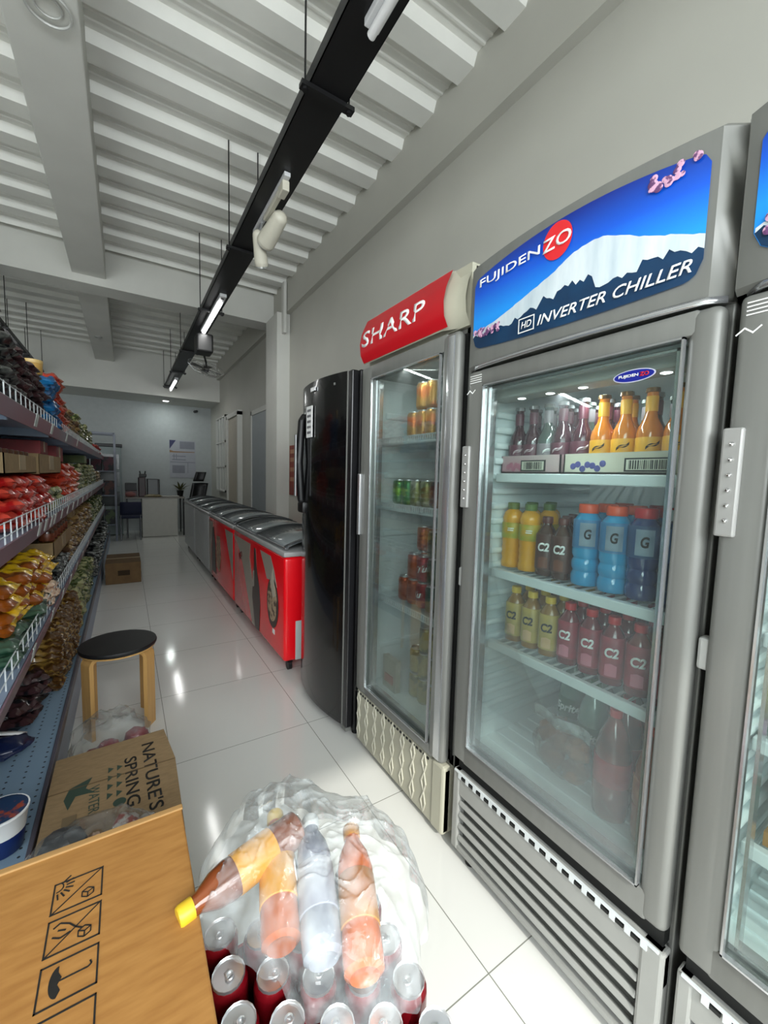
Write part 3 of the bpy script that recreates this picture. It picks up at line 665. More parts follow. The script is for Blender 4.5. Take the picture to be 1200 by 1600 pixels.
yel_cap = M('yellow_cap', '#d9b32a', .4); red_cap = M('red_cap', '#c21d22', .4); org_cap = M('orange_cap', '#e0532a', .4); grn_cap = M('green_cap', '#57702a', .4)
amber = M('amber_tea', '#8a6116', .15, coat=.4); crimson = M('crimson_tea', '#6a1219', .15, coat=.4); dark_tea = M('dark_tea', '#40200c', .15, coat=.4)
tea_y = tea(amber, yel_cap, M('tea_label_yellow', '#b79d45', .45, c2='#9c8437', ns=30), second=M('peach_patch', '#d2a878', .4))
tea_r = tea(crimson, red_cap, M('tea_label_red', '#9e2536', .45, c2='#7d1a2a', ns=30), inkm=white_ink, second=M('pink_patch', '#c96f80', .4))
tea_d = tea(dark_tea, M('brown_cap', '#5d2a20', .4), M('tea_label_dark', '#4b2416', .45), inkm=white_ink, second=M('brown_patch', '#6c3a22', .4))
juice = drink('juice_bottle', 'bottle', [(.02, 0), (.033, .003), (.034, .012)] + [(.034 - (.003 if k % 2 else 0), .02 + k * .012) for k in range(12)] + [(.034, .166), (.028, .185), (.017, .195), (.0165, .2)],
              M('yellow_juice', '#d99a0c', .15, c2='#c27f08', ns=8, coat=.4), [(.019, .196), (.0193, .2), (.0193, .216), (.017, .218)], grn_cap, [(.0335, .10), (.035, .102), (.035, .15), (.0335, .152)], M('juice_label', '#c98f14', .4, c2='#8e9a2c', ns=30),
              lambda t: lab_text('=', .01, .02, .0355, .125, white_ink, t, 'label_mark'))
def gat(liq, nm):
    def ex(t):
        b = MB(); b.grid(lambda u, v: Vector((-.0385 * math.cos((u - .5) * 1.1), -.0385 * math.sin((u - .5) * 1.1), .115 + .065 * v)), 8, 2); q = b.build('label_panel', M('grey_panel', '#8b9aa8', .4, c2='#66788c', ns=20), t)
        lab_text('G', .028, .018, .0392, .135, black_ink, t, 'label_lettering', 0, .03, .1)
    return drink('sports_drink_bottle', 'bottle', [(.025, 0), (.035, .003), (.0375, .012), (.0375, .03), (.033, .042), (.0375, .052), (.0375, .066), (.033, .078), (.0375, .09), (.0375, .17), (.034, .19), (.023, .205), (.022, .21)],
                 liq, [(.0255, .206), (.026, .208), (.026, .228), (.024, .231)], nm, [(.0375, .108), (.038, .11), (.038, .185), (.036, .188)], M('gat_label_' + nm.name, '#3b78a6' if nm is org_cap else '#23456e', .4), ex)
gat_b = gat(M('blue_drink', '#1f86b8', .12, coat=.5, c2='#2b9ccc', ns=6), org_cap)
gat_n = gat(M('navy_drink', '#0e2f66', .12, coat=.5), red_cap)
gat_k = gat(M('ink_drink', '#0d2140', .12, coat=.5), M('white_cap', '#b4bcc0', .4))
soda_prof = [(.03, 0), (.043, .004), (.046, .02), (.046, .09), (.043, .1), (.045, .17), (.044, .19), (.034, .23), (.02, .262), (.014, .275), (.014, .285)]
soda_cap = [(.0155, .278), (.016, .28), (.016, .297), (.014, .299)]
def soda(liq, capm, lm, txt, tm=None):
    return drink('soda_bottle', 'bottle', soda_prof, liq, soda_cap, capm, [(.0452, .098), (.0468, .1), (.0468, .165), (.046, .167)], lm, (lambda t: lab_text(txt, .036, .085, .0475, .112, tm or white_ink, t, 'label_lettering', .05, .03, .2)) if txt else None)
lime = soda(M('clear_green_pet', '#3d5f50', .1, coat=.5, c2='#6f8a7e', ns=4), M('green_soda_cap', '#1f7a3c', .4), M('lime_label', '#135a33', .4, c2='#0e4528', ns=20), 'Sprite')
cola = soda(M('cola_liquid', '#4a2a22', .12, coat=.5, c2='#a0463a', ns=7), red_cap, M('cola_label', '#b8322e', .4, c2='#8b2220', ns=14), None)
peach = soda(M('peach_liquid', '#a86a4c', .2, coat=.5, c2='#b35b4a', ns=9), org_cap, M('peach_label', '#b8564c', .4, c2='#d0946a', ns=24), None)
can_prof = [(.02, 0), (.026, .002), (.0325, .012), (.033, .015), (.033, .098), (.0325, .102), (.0278, .1095)]
can_top = [(.0279, .1095), (.0285, .1125), (.028, .115), (.0265, .1135), (.026, .111)]
def can(bm_, nm, txt=None, tm=None, tall=1.0, rr=1.0):
    def ex(t):
        if txt: lab_text(txt, .03, .05, .034 * rr, .04, tm or white_ink, t, 'label_lettering', .2, .03, .3)
        b = MB(); b.torus((-.004, 0, .1145 * tall), .0065, .0016, 14, 5); b.box(-.004, .008, -.005, .005, .1115 * tall, .1135 * tall, .001); b.build('pull_tab', steel, t, 1)
    sc_ = lambda P_: [(a * rr, z * tall) for a, z in P_]
    return drink('drink_can', 'can', sc_(can_prof), bm_, sc_(can_top), steel, extra=ex)
can_green = can(M('can_green', '#2f7a3a', .28, .5, c2='#7fae3c', ns=14, hard=1), 'g'); can_olive = can(M('can_olive', '#7a7a3c', .3, .5, c2='#b7b79a', ns=16, hard=1), 'o')
can_dark = can(M('can_dark', '#3a2416', .3, .5, c2='#8a5a22', ns=14, hard=1), 'd'); can_red = can(M('can_red', '#a01c20', .28, .5), 'r', 'Tu', None); can_orange = can(M('can_orange', '#b5521e', .28, .5, c2='#9c3a18', ns=8), 'or')
can_teal = can(M('can_teal', '#125438', .28, .5, c2='#0e3f2c', ns=9), 't'); can_silver = can(M('can_silver', '#8e9396', .28, .6, c2='#3f4448', ns=18, hard=1), 's'); can_tan = can(M('can_tan', '#b8863c', .3, .4, c2='#c96f2c', ns=12, hard=1), 'tn')
can_gold = can(M('can_gold', '#a89a5c', .3, .4, c2='#6e6a44', ns=18, hard=1), 'go')
SIDE = 'counting from the far end'
CH = 'mountain-sign chiller'
def rowput(kinds, x, ys, z, what, where, grp, rz=.45, jit=.004):
    for i, (k, yy, nm) in enumerate(zip(kinds, ys, what)):
        k.put((x + random.uniform(-jit, jit), yy, z), f'{nm}, {ORD[i]} from left, {where}', grp, rz + random.uniform(-.25, .25))
# shelf 1 trays and bottles
tray_m = M('printed_card', '#b8a9a5', .6, c2='#b07c88', ns=7, hard=0); tray_m2 = M('printed_card_two', '#b5ae9c', .6, c2='#c9c4b4', ns=7)
def card_tray(y0, y1, mt, lab, berries):
    t = root('cardboard_tray', (1.2, (y0 + y1) / 2, 1.372), lab, 'tray')
    b = MB(); b.box(1.065, 1.069, y0, y1, 1.372, 1.427); b.box(1.375, 1.379, y0, y1, 1.372, 1.427); b.box(1.065, 1.379, y0, y0 + .004, 1.372, 1.427); b.box(1.065, 1.379, y1 - .004, y1, 1.372, 1.427); b.box(1.065, 1.379, y0, y1, 1.372, 1.376)
    b.build('tray_card', mt, t)
    a, c = (y0 + .015, y0 + .13) if berries else (y0 + .05, y0 + .14)
    MB().box(1.0632, 1.065, a, c, 1.378, 1.412).build('barcode_frame', black_ink, t)
    MB().box(1.0622, 1.064, a + .005, c - .005, 1.382, 1.408).build('barcode_field', M('barcode_paper', '#c9c6b4', .6), t)
    b = MB(); q = a + .012
    while q < c - .012:
        w_ = random.choice((.001, .002, .003)); b.box(1.0614, 1.063, q, q + w_, 1.384, 1.406); q += w_ + random.choice((.0015, .003))
    b.build('barcode_bars', black_ink, t)
    b = MB()
    for k in range(7): b.ball((1.0645, (y1 - .03 - .014 * k) if berries else (y1 - .03 - .01 * k), 1.392 + .007 * math.sin(k * 2.3)), .009, 8, (.15, 1, 1))
    b.build('berry_print', M('berry_print', '#4a4a86', .5) if berries else M('rose_print', '#b06a7c', .5), t)
card_tray(.735, .955, tray_m, 'pinkish cardboard drinks tray with barcode, left on top shelf of ' + CH, False)
card_tray(.425, .725, tray_m2, 'pale drinks tray with berry print and barcode, top shelf of ' + CH, True)
w1 = 'front row, top shelf, ' + CH
rowput([berry, berry, green_b, berry, berry, citrus, citrus, citrus, citrus], 1.105, [.92, .868, .815, .765, .70, .64, .582, .52, .458], 1.377,
       ['dark plum glass bottle'] * 2 + ['smoky grey-label bottle'] + ['dark plum glass bottle'] * 2 + ['yellow-label orange bottle'] * 4, w1, 'glass bottles on the top shelf')
rowput([berry, green_b, berry, green_b, berry, citrus, berry, citrus], 1.175, [.905, .85, .79, .725, .665, .60, .54, .475], 1.377,
       ['plum glass bottle', 'smoky glass bottle', 'plum glass bottle', 'smoky glass bottle', 'plum glass bottle', 'orange glass bottle', 'plum glass bottle', 'orange glass bottle'], 'second row, top shelf, ' + CH, 'glass bottles on the top shelf')
rowput([berry] * 4 + [green_b] * 3, 1.25, [.9, .82, .75, .68, .6, .53, .46], 1.377, ['plum glass bottle'] * 4 + ['smoky glass bottle'] * 3, 'third row, top shelf, ' + CH, 'glass bottles on the top shelf')
# shelf 2
w2 = 'front row, second shelf, ' + CH
rowput([juice, juice, tea_d, tea_d, gat_b, gat_b, gat_n, gat_k, gat_k], 1.10, [.925, .855, .79, .735, .662, .582, .51, .435], 1.057,
       ['yellow ribbed juice bottle'] * 2 + ['dark brown tea bottle'] * 2 + ['orange-capped blue sports drink'] * 2 + ['red-capped navy sports drink'] + ['pale-capped ink-blue sports drink'] * 2, w2, 'bottles on the second shelf')
rowput([juice, juice, tea_d, tea_d, gat_b, gat_b, gat_n, gat_n, gat_k], 1.19, [.92, .848, .785, .73, .655, .578, .5, .425], 1.057,
       ['yellow ribbed juice bottle'] * 2 + ['dark brown tea bottle'] * 2 + ['orange-capped blue sports drink'] * 2 + ['red-capped navy sports drink'] * 2 + ['pale-capped ink-blue sports drink'], 'second row, second shelf, ' + CH, 'bottles on the second shelf')
rowput([juice, tea_d, tea_d, gat_b, gat_n, gat_k], 1.28, [.91, .82, .74, .66, .56, .46], 1.057, ['yellow ribbed juice bottle', 'dark brown tea bottle', 'dark brown tea bottle', 'bright blue sports drink', 'navy sports drink', 'ink-blue sports drink'], 'third row, second shelf, ' + CH, 'bottles on the second shelf')
# shelf 3
w3 = '{} row, third shelf, ' + CH
for j, x in enumerate((1.10, 1.17, 1.24, 1.31)):
    rowput([tea_y, tea_y, tea_y, tea_r, tea_r, tea_r, tea_r, tea_r], x, [.895 - .066 * i for i in range(8)], .812, ['yellow-capped tea bottle'] * 3 + ['red-capped tea bottle'] * 5,
           w3.format(ORD[j] if j else 'front'), 'tea bottles on the third shelf', rz=.35)
# floor of the chiller
rowput([lime, lime, lime], 1.30, [.79, .695, .60], .447, ['green-label soda bottle'] * 3, 'back row, floor of ' + CH, 'large bottles at the bottom of the chiller', rz=.25, jit=.002)
rowput([lime, cola, peach], 1.20, [.66, .56, .46], .447, ['green-label soda bottle', 'red-label cola bottle', 'peach-coloured drink bottle'], 'middle row, floor of ' + CH, 'large bottles at the bottom of the chiller', rz=.3, jit=.002)
rowput([cola, peach], 1.10, [.545, .44], .447, ['red-label cola bottle', 'peach-coloured drink bottle'], 'front row, floor of ' + CH, 'large bottles at the bottom of the chiller', rz=.35, jit=.002)
rowput([lime, cola, peach], 1.40, [.55, .47, .40][:3], .447, ['green-label soda bottle', 'red-label cola bottle', 'peach-coloured drink bottle'], 'rearmost row, floor of ' + CH, 'large bottles at the bottom of the chiller', rz=.35, jit=.002)
def lumpy(c, r_, amp, n=24, fr=9, seed=0, flat_z=None, pw=1):
    b = MB(); c = Vector(c)
    def fn(u, v):
        th, ph = 2 * PI * u, PI * (v * .98 + .01); d = Vector((math.sin(ph) * math.cos(th), math.sin(ph) * math.sin(th), math.cos(ph)))
        if pw != 1: d = Vector([math.copysign(abs(w_) ** pw, w_) for w_ in d])
        q = c + Vector((d.x * r_[0], d.y * r_[1], d.z * r_[2])) * (1 + amp * noise.fractal(d * fr * .3 + Vector((seed, 0, 0)), 1, 2, 4))
        if flat_z is not None and q.z < flat_z: q.z = flat_z
        return q
    return b.grid(fn, n, n, True)
bagm = film('zip_bag_film', '#f2efe8', .08, .05, .1, .2)
t = root('zip_bag', (1.1, .70, .447), 'clear zip bag of tan bread rolls on the floor of the ' + CH, 'bag')
lumpy((1.12, .70, .53), (.055, .095, .083), .3, 26, 9, 3, .448).build('bag_film', bagm, t, 1)
MB().grid(lambda u, v: Vector((1.10 + .01 * math.sin(u * 9), .61 + .19 * u, .60 + .035 * v)), 14, 2).build('zip_strip', film('strip_film', '#e8e4da', .3, .06), t, 0, solid=.002)
for k, (dx, dy, dz) in enumerate(((0, -.04, .035), (0, .035, .04), (.01, 0, .1), (-.01, -.05, .11), (0, .05, .11))): lumpy((1.12 + dx, .70 + dy, .45 + dz), (.035, .035, .033), .3, 12, 6, k, .449).build('bread_roll', M('bread_tan', '#a56a3c', .7, c2='#84502c'), t, 1)
# ---- narrow chiller stock
NC = 'red-header chiller'
def cols(kinds, ys, x, z, lev, names, where, grp, dz=.117):
    for i, (k, yy, nm) in enumerate(zip(kinds, ys, names)):
        for l in range(lev[i] if isinstance(lev, (list, tuple)) else lev):
            k.put((x + random.uniform(-.003, .003), yy, z + .001 + l * dz), f'{nm}, {ORD[i]} from left, {ORD[l]} up, {where}', grp, random.uniform(-.6, .9))
cols([can_tan, can_tan, can_tan, can_silver, can_silver, can_silver], [1.50, 1.435, 1.37, 1.30, 1.232, 1.165], 1.10, 1.522, [1, 2, 2, 2, 2, 2], ['tan and orange can'] * 3 + ['silver and black can'] * 3, 'front row, top shelf, ' + NC, 'cans on the top shelf')
cols([can_green, can_green, can_olive, can_olive, can_dark, can_dark, can_dark], [1.60, 1.53, 1.46, 1.392, 1.325, 1.258, 1.19], 1.10, 1.222, 1, ['green can'] * 2 + ['olive can'] * 2 + ['dark brown can'] * 3, 'front row, second shelf, ' + NC, 'cans on the second shelf')
cols([can_orange, can_orange, can_red, can_teal, can_teal, can_teal], [1.53, 1.462, 1.394, 1.326, 1.258, 1.19], 1.10, .777, [1, 2, 2, 3, 3, 2], ['orange can'] * 2 + ['red can'] + ['dark green can'] * 3, 'front row, third shelf, ' + NC, 'cans on the third shelf')
cols([can_orange, can_red, can_red, can_teal], [1.49, 1.42, 1.35, 1.28], 1.17, .777, [3, 3, 3, 3], ['orange can', 'red can', 'red can', 'dark green can'], 'second row, third shelf, ' + NC, 'cans on the third shelf')
cols([can_gold] * 5, [1.44, 1.372, 1.304, 1.236, 1.168], 1.11, .346, [2, 3, 3, 3, 3], ['pale gold can'] * 5, 'floor of ' + NC, 'cans at the bottom')
t = root('snack_box', (1.06, 1.53, .346), 'flattened pale carton leaning at the bottom left of the ' + NC, 'box')
MB().box(1.03, 1.06, 1.49, 1.60, .347, .50, .003).build('carton', M('pale_carton', '#9a9684', .6, c2='#7c7a6a'), t)
MB().box(1.027, 1.031, 1.51, 1.58, .38, .42).build('print_panel', M('dull_red', '#9a4a40', .5), t)
# ---- stock of the cut-off chiller
RC = 'cut-off right-edge chiller'
rowput([cola, cola, cola], 1.12, [.20, .09, -.02], .642, ['red-label soda bottle'] * 3, 'lowest shelf, ' + RC, 'bottles in the cut-off chiller', jit=.002) if False else None
def small_tray(y0, y1, z, nm, lab, mt):
    t = root('cardboard_tray', (1.15, (y0 + y1) / 2, z), lab, 'tray')
    b = MB(); b.box(1.06, 1.40, y0, y1, z, z + .003); b.box(1.05, 1.06, y0, y1, z + .001, z + .03); b.box(1.06, 1.40, y1 - .003, y1, z, z + .03); b.box(1.06, 1.40, y0, y0 + .003, z, z + .03)
    b.build('tray_card', mt, t)
small_tray(-.02, .225, .642, 0, 'brown cardboard tray on the lowest shelf of the ' + RC, kraft)
small_tray(-.02, .225, .862, 0, 'printed cardboard tray on the third shelf of the ' + RC, M('peach_card', '#a67a60', .6, c2='#7d6aa0', ns=5))
small_tray(-.02, .225, 1.072, 0, 'brown cardboard tray on the second shelf of the ' + RC, kraft)
rowput([can_teal, can_teal, can_green], 1.12, [.185, .115, .045], .646, ['dark green can', 'dark green can', 'green can'], 'lowest shelf, ' + RC, 'cans in the cut-off chiller')
rowput([can_gold, can_dark, can_gold], 1.12, [.185, .115, .045], .866, ['pale gold can', 'dark brown can', 'pale gold can'], 'third shelf, ' + RC, 'cans in the cut-off chiller')
rowput([tea_r, tea_r, tea_r], 1.12, [.185, .115, .045], 1.076, ['red-capped tea bottle'] * 3, 'second shelf, ' + RC, 'bottles in the cut-off chiller')
rowput([juice, citrus, citrus], 1.12, [.20, .13, .06], 1.332, ['yellow ribbed juice bottle', 'orange glass bottle', 'orange glass bottle'], 'top shelf, ' + RC, 'bottles in the cut-off chiller')
# ================================================================ SNACK SHELVES (left gondola)
GX0, GX1, GY0, GY1 = -.77, -.33, 1.0, 9.05
ZS = (1.56, 1.09, .635); ZB = .215
lav = M('powder_coat_blue', '#93a3b8', .4); lip_m = M('price_rail', '#6f6670', .35, c2='#7d3f4c', ns=2.2, stretch=(1, .6, 1))
deckm = grid_mat('perforated_deck', '#8098ac', '#20272e', .4, .05, .033, .01, .0, .0042, dots=True)
t = root('gondola_shelving', (-.6, 5, 0), 'long blue-grey metal shelving along the left of the aisle, filled with snacks', 'shelving')
MB().box(-.79, -.77, GY0, GY1, .0, 1.62).build('back_panel', lav, t)
b = MB(); b.box(GX0, -.265, GY0, GY1, ZB - .02, ZB); b.build('base_deck', deckm, t)
MB().box(-.30, -.262, GY0, GY1, .0, ZB - .02, .003).build('kick_plate', lav, t)
MB().box(-.272, -.258, GY0, GY1, ZB - .035, ZB + .012, .003).build('base_edge', M('edge_dark', '#55525c', .4), t)
for z in ZS:
    MB().box(GX0, GX1, GY0, GY1, z - .012, z).build('shelf', lav, t)
    for k in range(9): MB().box(-.76, -.34, GY0 + .9 * k, GY0 + .9 * k + .012, z - .05, z - .012).build('bracket', lav, t)
    b = MB(); b.grid(lambda u, v: Vector((-.33 + .012 * v, GY0 + (GY1 - GY0) * u, z - .045 + .06 * v)), 2, 1); b.build('price_rail', lip_m, t, 0, solid=.006)
    b = MB()
    for zz in (z + .03, z + .075): b.cyl((-.338, GY0, zz), (-.338, GY1, zz), .0022, n=5)
    for k in range(int((GY1 - 1.6) / .09)): b.cyl((-.338, 1.6 + k * .09, z), (-.338, 1.6 + k * .09, z + .078), .0022, n=4)
    b.build('wire_fence', shelf_white, t)
tagm = M('price_tag', '#a9b2ae', .5, c2='#c5cbc6', ns=30)
for z, ys in ((ZS[1], (2.25, 2.42, 2.6, 2.72, 3.0, 3.3, 3.62, 3.95, 4.4, 4.9, 5.5)), (ZS[2], (2.0, 2.5, 2.9, 3.3, 3.7, 4.2, 4.8)), (ZS[0], (2.3, 2.75, 3.4, 4.1))):
    for yy in ys: MB().box(-.322, -.318, yy, yy + .06, z - .035, z + .02, 0, Matrix.Rotation(.2, 3, 'Y')).build('price_tag', tagm, t)
for yy in (GY0, GY1 - .04): MB().box(-.80, -.765, yy, yy + .04, 0, 1.95).build('upright_post', lav, t)
# ---- packet kinds
def packet(name, mat, sx, sy, th, seed, cat='packet', ripple=.25):
    def mk():
        b = MB()
        for sgn in (1, -1):
            def fn(u, v, sgn=sgn):
                a, c = 2 * u - 1, 2 * v - 1
                h = max(0, (1 - abs(a) ** 5)) ** .6 * max(0, (1 - abs(c) ** 4.5)) ** .6
                n_ = noise.fractal(Vector((u * 5, v * 5, seed)), 1, 2, 4) * ripple * th * 1.5
                return Vector((a * sx / 2 + .003 * noise.noise(Vector((v * 9, seed, 0))), c * sy / 2 * (1 - .05 * (1 - abs(a))), sgn * (th / 2 * h) + n_ * (.4 + h) + .002 * math.sin(v * 40) * (abs(a) > .9)))
            b.grid(fn, 18, 18)
        o = b.build(name, mat, None, 1); tag(o, 'x', cat); return o
    return Kind(mk)
def foil(n, c, c2, ns=9): return M(n, c, .28, c2=c2, ns=ns, hard=1, coat=.3)
pk_dark = packet('snack_packet', foil('foil_dark', '#0c0e12', '#5a5d58', 22), .20, .15, .035, 1)
pk_dark2 = packet('snack_packet', foil('foil_dark_red', '#0f0f12', '#3c2628', 15), .20, .15, .035, 2)
pk_blue = packet('snack_packet', foil('foil_blue', '#1f6fa4', '#174e7c', 12), .20, .15, .05, 3)
pk_orange = packet('snack_packet', foil('foil_orange', '#c0532a', '#a8341f', 7), .20, .15, .05, 4)
pk_brown = packet('snack_packet', foil('foil_brown', '#5f4630', '#8f7447', 14), .18, .13, .04, 5)
pk_red = packet('snack_packet', foil('foil_red', '#9a1416', '#bb4030', 12), .22, .19, .045, 6)
pk_yel = packet('snack_packet', foil('foil_yellow', '#e2b518', '#8f4a12', 5), .24, .20, .05, 7)
pk_green = packet('snack_packet', foil('foil_green', '#0e3321', '#3f5a48', 9), .22, .18, .045, 8)
pk_gold = packet('snack_packet', foil('foil_gold', '#85672e', '#4a3014', 22), .17, .13, .036, 9)
pk_lime = packet('snack_packet', foil('foil_lime', '#3d4a22', '#94946a', 22), .18, .14, .04, 10)
pk_pink = packet('snack_packet', foil('foil_peach', '#b07a5e', '#d0b49a', 20), .18, .12, .04, 11)
pk_navy = packet('snack_packet', foil('foil_navy', '#101a40', '#1c3162', 5), .20, .22, .05, 12)
PK = []
def pile(kind, nm, y0, n, dy, z, lev, dz, sh, grp, x=-.45, jit=.014, tiltz=.16):
    for i in range(n):
        L_ = lev[i % len(lev)] if isinstance(lev, (list, tuple)) else lev
        for l in range(L_):
            PK.append((y0 + i * dy, kind, (x + random.uniform(-jit, jit), y0 + i * dy + random.uniform(-jit, jit), z + .006 + dz * (l + .5)),
                       f'{nm}, {ORD[l]} up in {ORD[i]} pile from near end, {sh}', grp, random.uniform(-tiltz, tiltz), random.uniform(-.09, .09), random.uniform(-.08, .08), random.uniform(.93, 1.07)))
def place_packets():
    PK.sort(key=lambda q: q[0] + (.4 if 'second-row' in q[3] else 0))
    for q in PK[:292]: q[1].put(q[2], q[3], q[4], q[5], q[6], q[7], sc_=q[8])
    bm = bmesh.new(); me = bpy.data.meshes.new('distant_packets'); slots = {}
    for q in PK[292:]:
        if q[1].o is None:
            q[1].put((-.45, 5.0, -.5), 'x', 'x'); src = q[1].o; q[1].tmp = True
        src = q[1].o; mt = src.data.materials[0]
        if mt.name not in slots: slots[mt.name] = len(slots); me.materials.append(mt)
        n0 = len(bm.faces); v0 = len(bm.verts); bm.from_mesh(src.data); bm.verts.ensure_lookup_table(); bm.faces.ensure_lookup_table()
        X = Matrix.Translation(q[2]) @ Matrix.Rotation(q[5], 4, 'Z') @ Matrix.Rotation(q[7], 4, 'Y') @ Matrix.Rotation(q[6], 4, 'X')
        bmesh.ops.transform(bm, matrix=X, verts=bm.verts[v0:])
        for f in bm.faces[n0:]: f.material_index = slots[mt.name]
    for k_ in {q[1] for q in PK}:
        if getattr(k_, 'tmp', False): bpy.data.objects.remove(k_.o)
    bm.to_mesh(me); bm.free(); o = bpy.data.objects.new('distant_packets', me); COL.objects.link(o)
    tag(o, 'mass of brown, olive and black packets filling the far half of the snack shelving', 'packets', None, 'stuff')
TS, S2, S3, BD = 'top shelf', 'second shelf', 'third shelf', 'bottom deck'
pile(pk_dark, 'black foil snack packet', 1.86, 3, .17, ZS[0], [9, 8, 7], .036, TS, 'black packets on the top shelf')
pile(pk_dark2, 'black and red foil snack packet', 2.37, 4, .16, ZS[0], [8, 7, 8, 6], .036, TS, 'black packets on the top shelf')
pile(pk_blue, 'bright blue foil packet', 3.04, 2, .17, ZS[0], 6, .048, TS, 'blue packets on the top shelf', x=-.43)
pile(pk_orange, 'orange and red foil packet', 3.40, 3, .17, ZS[0], [8, 8, 6], .046, TS, 'orange packets on the top shelf')
pile(pk_brown, 'brown foil packet', 3.93, 6, .17, ZS[0], [6, 5, 6, 4, 5, 5], .042, TS, 'brown packets on the top shelf')
pile(pk_lime, 'olive green packet', 5.0, 10, .2, ZS[0], [7, 6, 4, 6, 4], .042, TS, 'olive packets on the top shelf')
pile(pk_red, 'dark red packet', 7.1, 6, .25, ZS[0], [3, 2], .045, TS, 'red packets at the far end of the top shelf')
pile(pk_red, 'glossy red snack packet', 2.10, 5, .20, ZS[1], [5, 5, 5, 5, 4], .042, S2, 'red packets on the second shelf', x=-.46)
pile(pk_lime, 'olive green packet', 3.10, 3, .16, ZS[1], [3, 3, 3], .04, S2, 'olive packets on the second shelf')
pile(pk_orange, 'orange and red foil packet', 3.6, 6, .18, ZS[1], [5, 6, 5, 6, 5, 5], .046, S2, 'orange packets on the second shelf')
pile(pk_lime, 'olive green packet', 4.75, 12, .22, ZS[1], [6, 7, 5], .042, S2, 'olive packets on the second shelf')
pile(pk_brown, 'brown foil packet', 7.5, 6, .22, ZS[1], [5, 4], .042, S2, 'brown packets on the second shelf')
pile(pk_yel, 'yellow snack packet', 1.98, 5, .22, ZS[2] + .09, [4, 4, 4, 4, 3], .048, S3, 'yellow packets on the third shelf', x=-.47)
pile(pk_green, 'dark green snack packet', 1.92, 4, .22, ZS[2], 2, .044, S3, 'dark green packets on the third shelf', x=-.45)
pile(pk_pink, 'peach and white small packet', 2.55, 3, .15, ZS[2], [2, 3, 2], .04, S3, 'peach packets on the third shelf', x=-.42)
pile(pk_dark, 'black foil snack packet', 3.12, 4, .17, ZS[2], [4, 4, 3, 3], .036, S3, 'black packets on the third shelf')
pile(pk_brown, 'brown foil packet', 3.9, 12, .2, ZS[2], [6, 7, 5, 7], .042, S3, 'brown packets on the third shelf')
pile(pk_lime, 'olive green packet', 6.4, 11, .23, ZS[2], [6, 5], .042, S3, 'olive packets on the third shelf')
pile(pk_gold, 'gold sachet', 2.62, 7, .13, ZB, [9, 9, 10, 9, 9, 10, 8], .032, BD, 'gold sachets on the bottom deck', x=-.37)
pile(pk_gold, 'gold second-row sachet', 2.66, 4, .13, ZB, [8, 9, 8], .032, BD, 'gold sachets on the bottom deck', x=-.53)
pile(pk_lime, 'green and white packet', 3.62, 8, .17, ZB, [7, 8, 6, 7], .038, BD, 'green packets on the bottom deck', x=-.38)
pile(pk_dark, 'black foil snack packet', 5.2, 14, .25, ZB, [7, 6, 8], .036, BD, 'black packets on the bottom deck', x=-.38)
pile(pk_dark2, 'black and red foil snack packet', 2.30, 2, .16, ZB, [3, 4], .036, BD, 'dark packets on the bottom deck', x=-.45, tiltz=.6)
place_packets()
# boxes, jars and tins among the packets
def carton(name, x0, x1, y0, y1, z0, z1, mat, lab, cat='box', flap=True):
    t = root(name, ((x0 + x1) / 2, (y0 + y1) / 2, z0), lab, cat)
    b = MB(); w_ = .004
    if flap:
        b.box(x0, x1, y0, y1, z0, z0 + w_); b.box(x0, x0 + w_, y0, y1, z0, z1); b.box(x1 - w_, x1, y0, y1, z0, z1); b.box(x0, x1, y0, y0 + w_, z0, z1); b.box(x0, x1, y1 - w_, y1, z0, z1)
    else: b.box(x0, x1, y0, y1, z0, z1, .003)
    b.build('carton_body', mat, t)
    b = MB(); b.box(x1, x1 + .0015, y0 + (y1 - y0) * .4, y0 + (y1 - y0) * .6, z0 + .2 * (z1 - z0), z1); b.build('tape', M('brown_tape', '#9c8763', .35), t)
    return t
dkraft = M('shelf_kraft', '#8a7552', .8, c2='#7c6747', ns=20)
carton('open_carton', -.62, -.37, 2.0, 2.62, ZS[1] + .232, ZS[1] + .31, dkraft, 'open brown carton resting on the red packets, ' + S2)
carton('open_carton', -.62, -.37, 2.72, 3.55, ZS[1] + .226, ZS[1] + .33, dkraft, 'open brown carton farther along, above the olive packets, ' + S2)
carton('open_carton', -.66, -.36, 3.0, 3.9, ZS[2] + .18, ZS[2] + .28, dkraft, 'wide brown carton carrying the gold jars, ' + S3) 
carton('red_carton', -.66, -.40, 3.0, 3.26, ZS[1] + .335, ZS[1] + .41, M('deep_red_card', '#6a1218', .5, c2='#8c1a1e', ns=8), 'dark red carton on top of the brown open carton, ' + S2, flap=False)
carton('red_carton', -.66, -.40, 3.62, 3.98, ZS[1] + .305, ZS[1] + .41, M('bright_red_card', '#96141a', .5, c2='#6a1218', ns=8), 'brighter red carton above the orange packets, ' + S2, flap=False)
carton('tall_carton', -.62, -.38, 4.2, 4.45, ZS[2] + .31, ZS[2] + .44, dkraft, 'brown carton above the brown packets, ' + S3, flap=False)
carton('orange_tube_box', -.42, -.36, 3.62, 3.68, ZB + .305, ZB + .42, M('orange_card', '#c4672e', .5), 'small upright orange box above the green packets, ' + BD, 'box', False)
carton('green_carton', -.64, -.40, 5.9, 6.3, ZS[1] + .32, ZS[1] + .41, M('green_card', '#4a5c34', .5, c2='#6f7f3e', ns=8), 'green carton above the olive packets, ' + S2, flap=False)
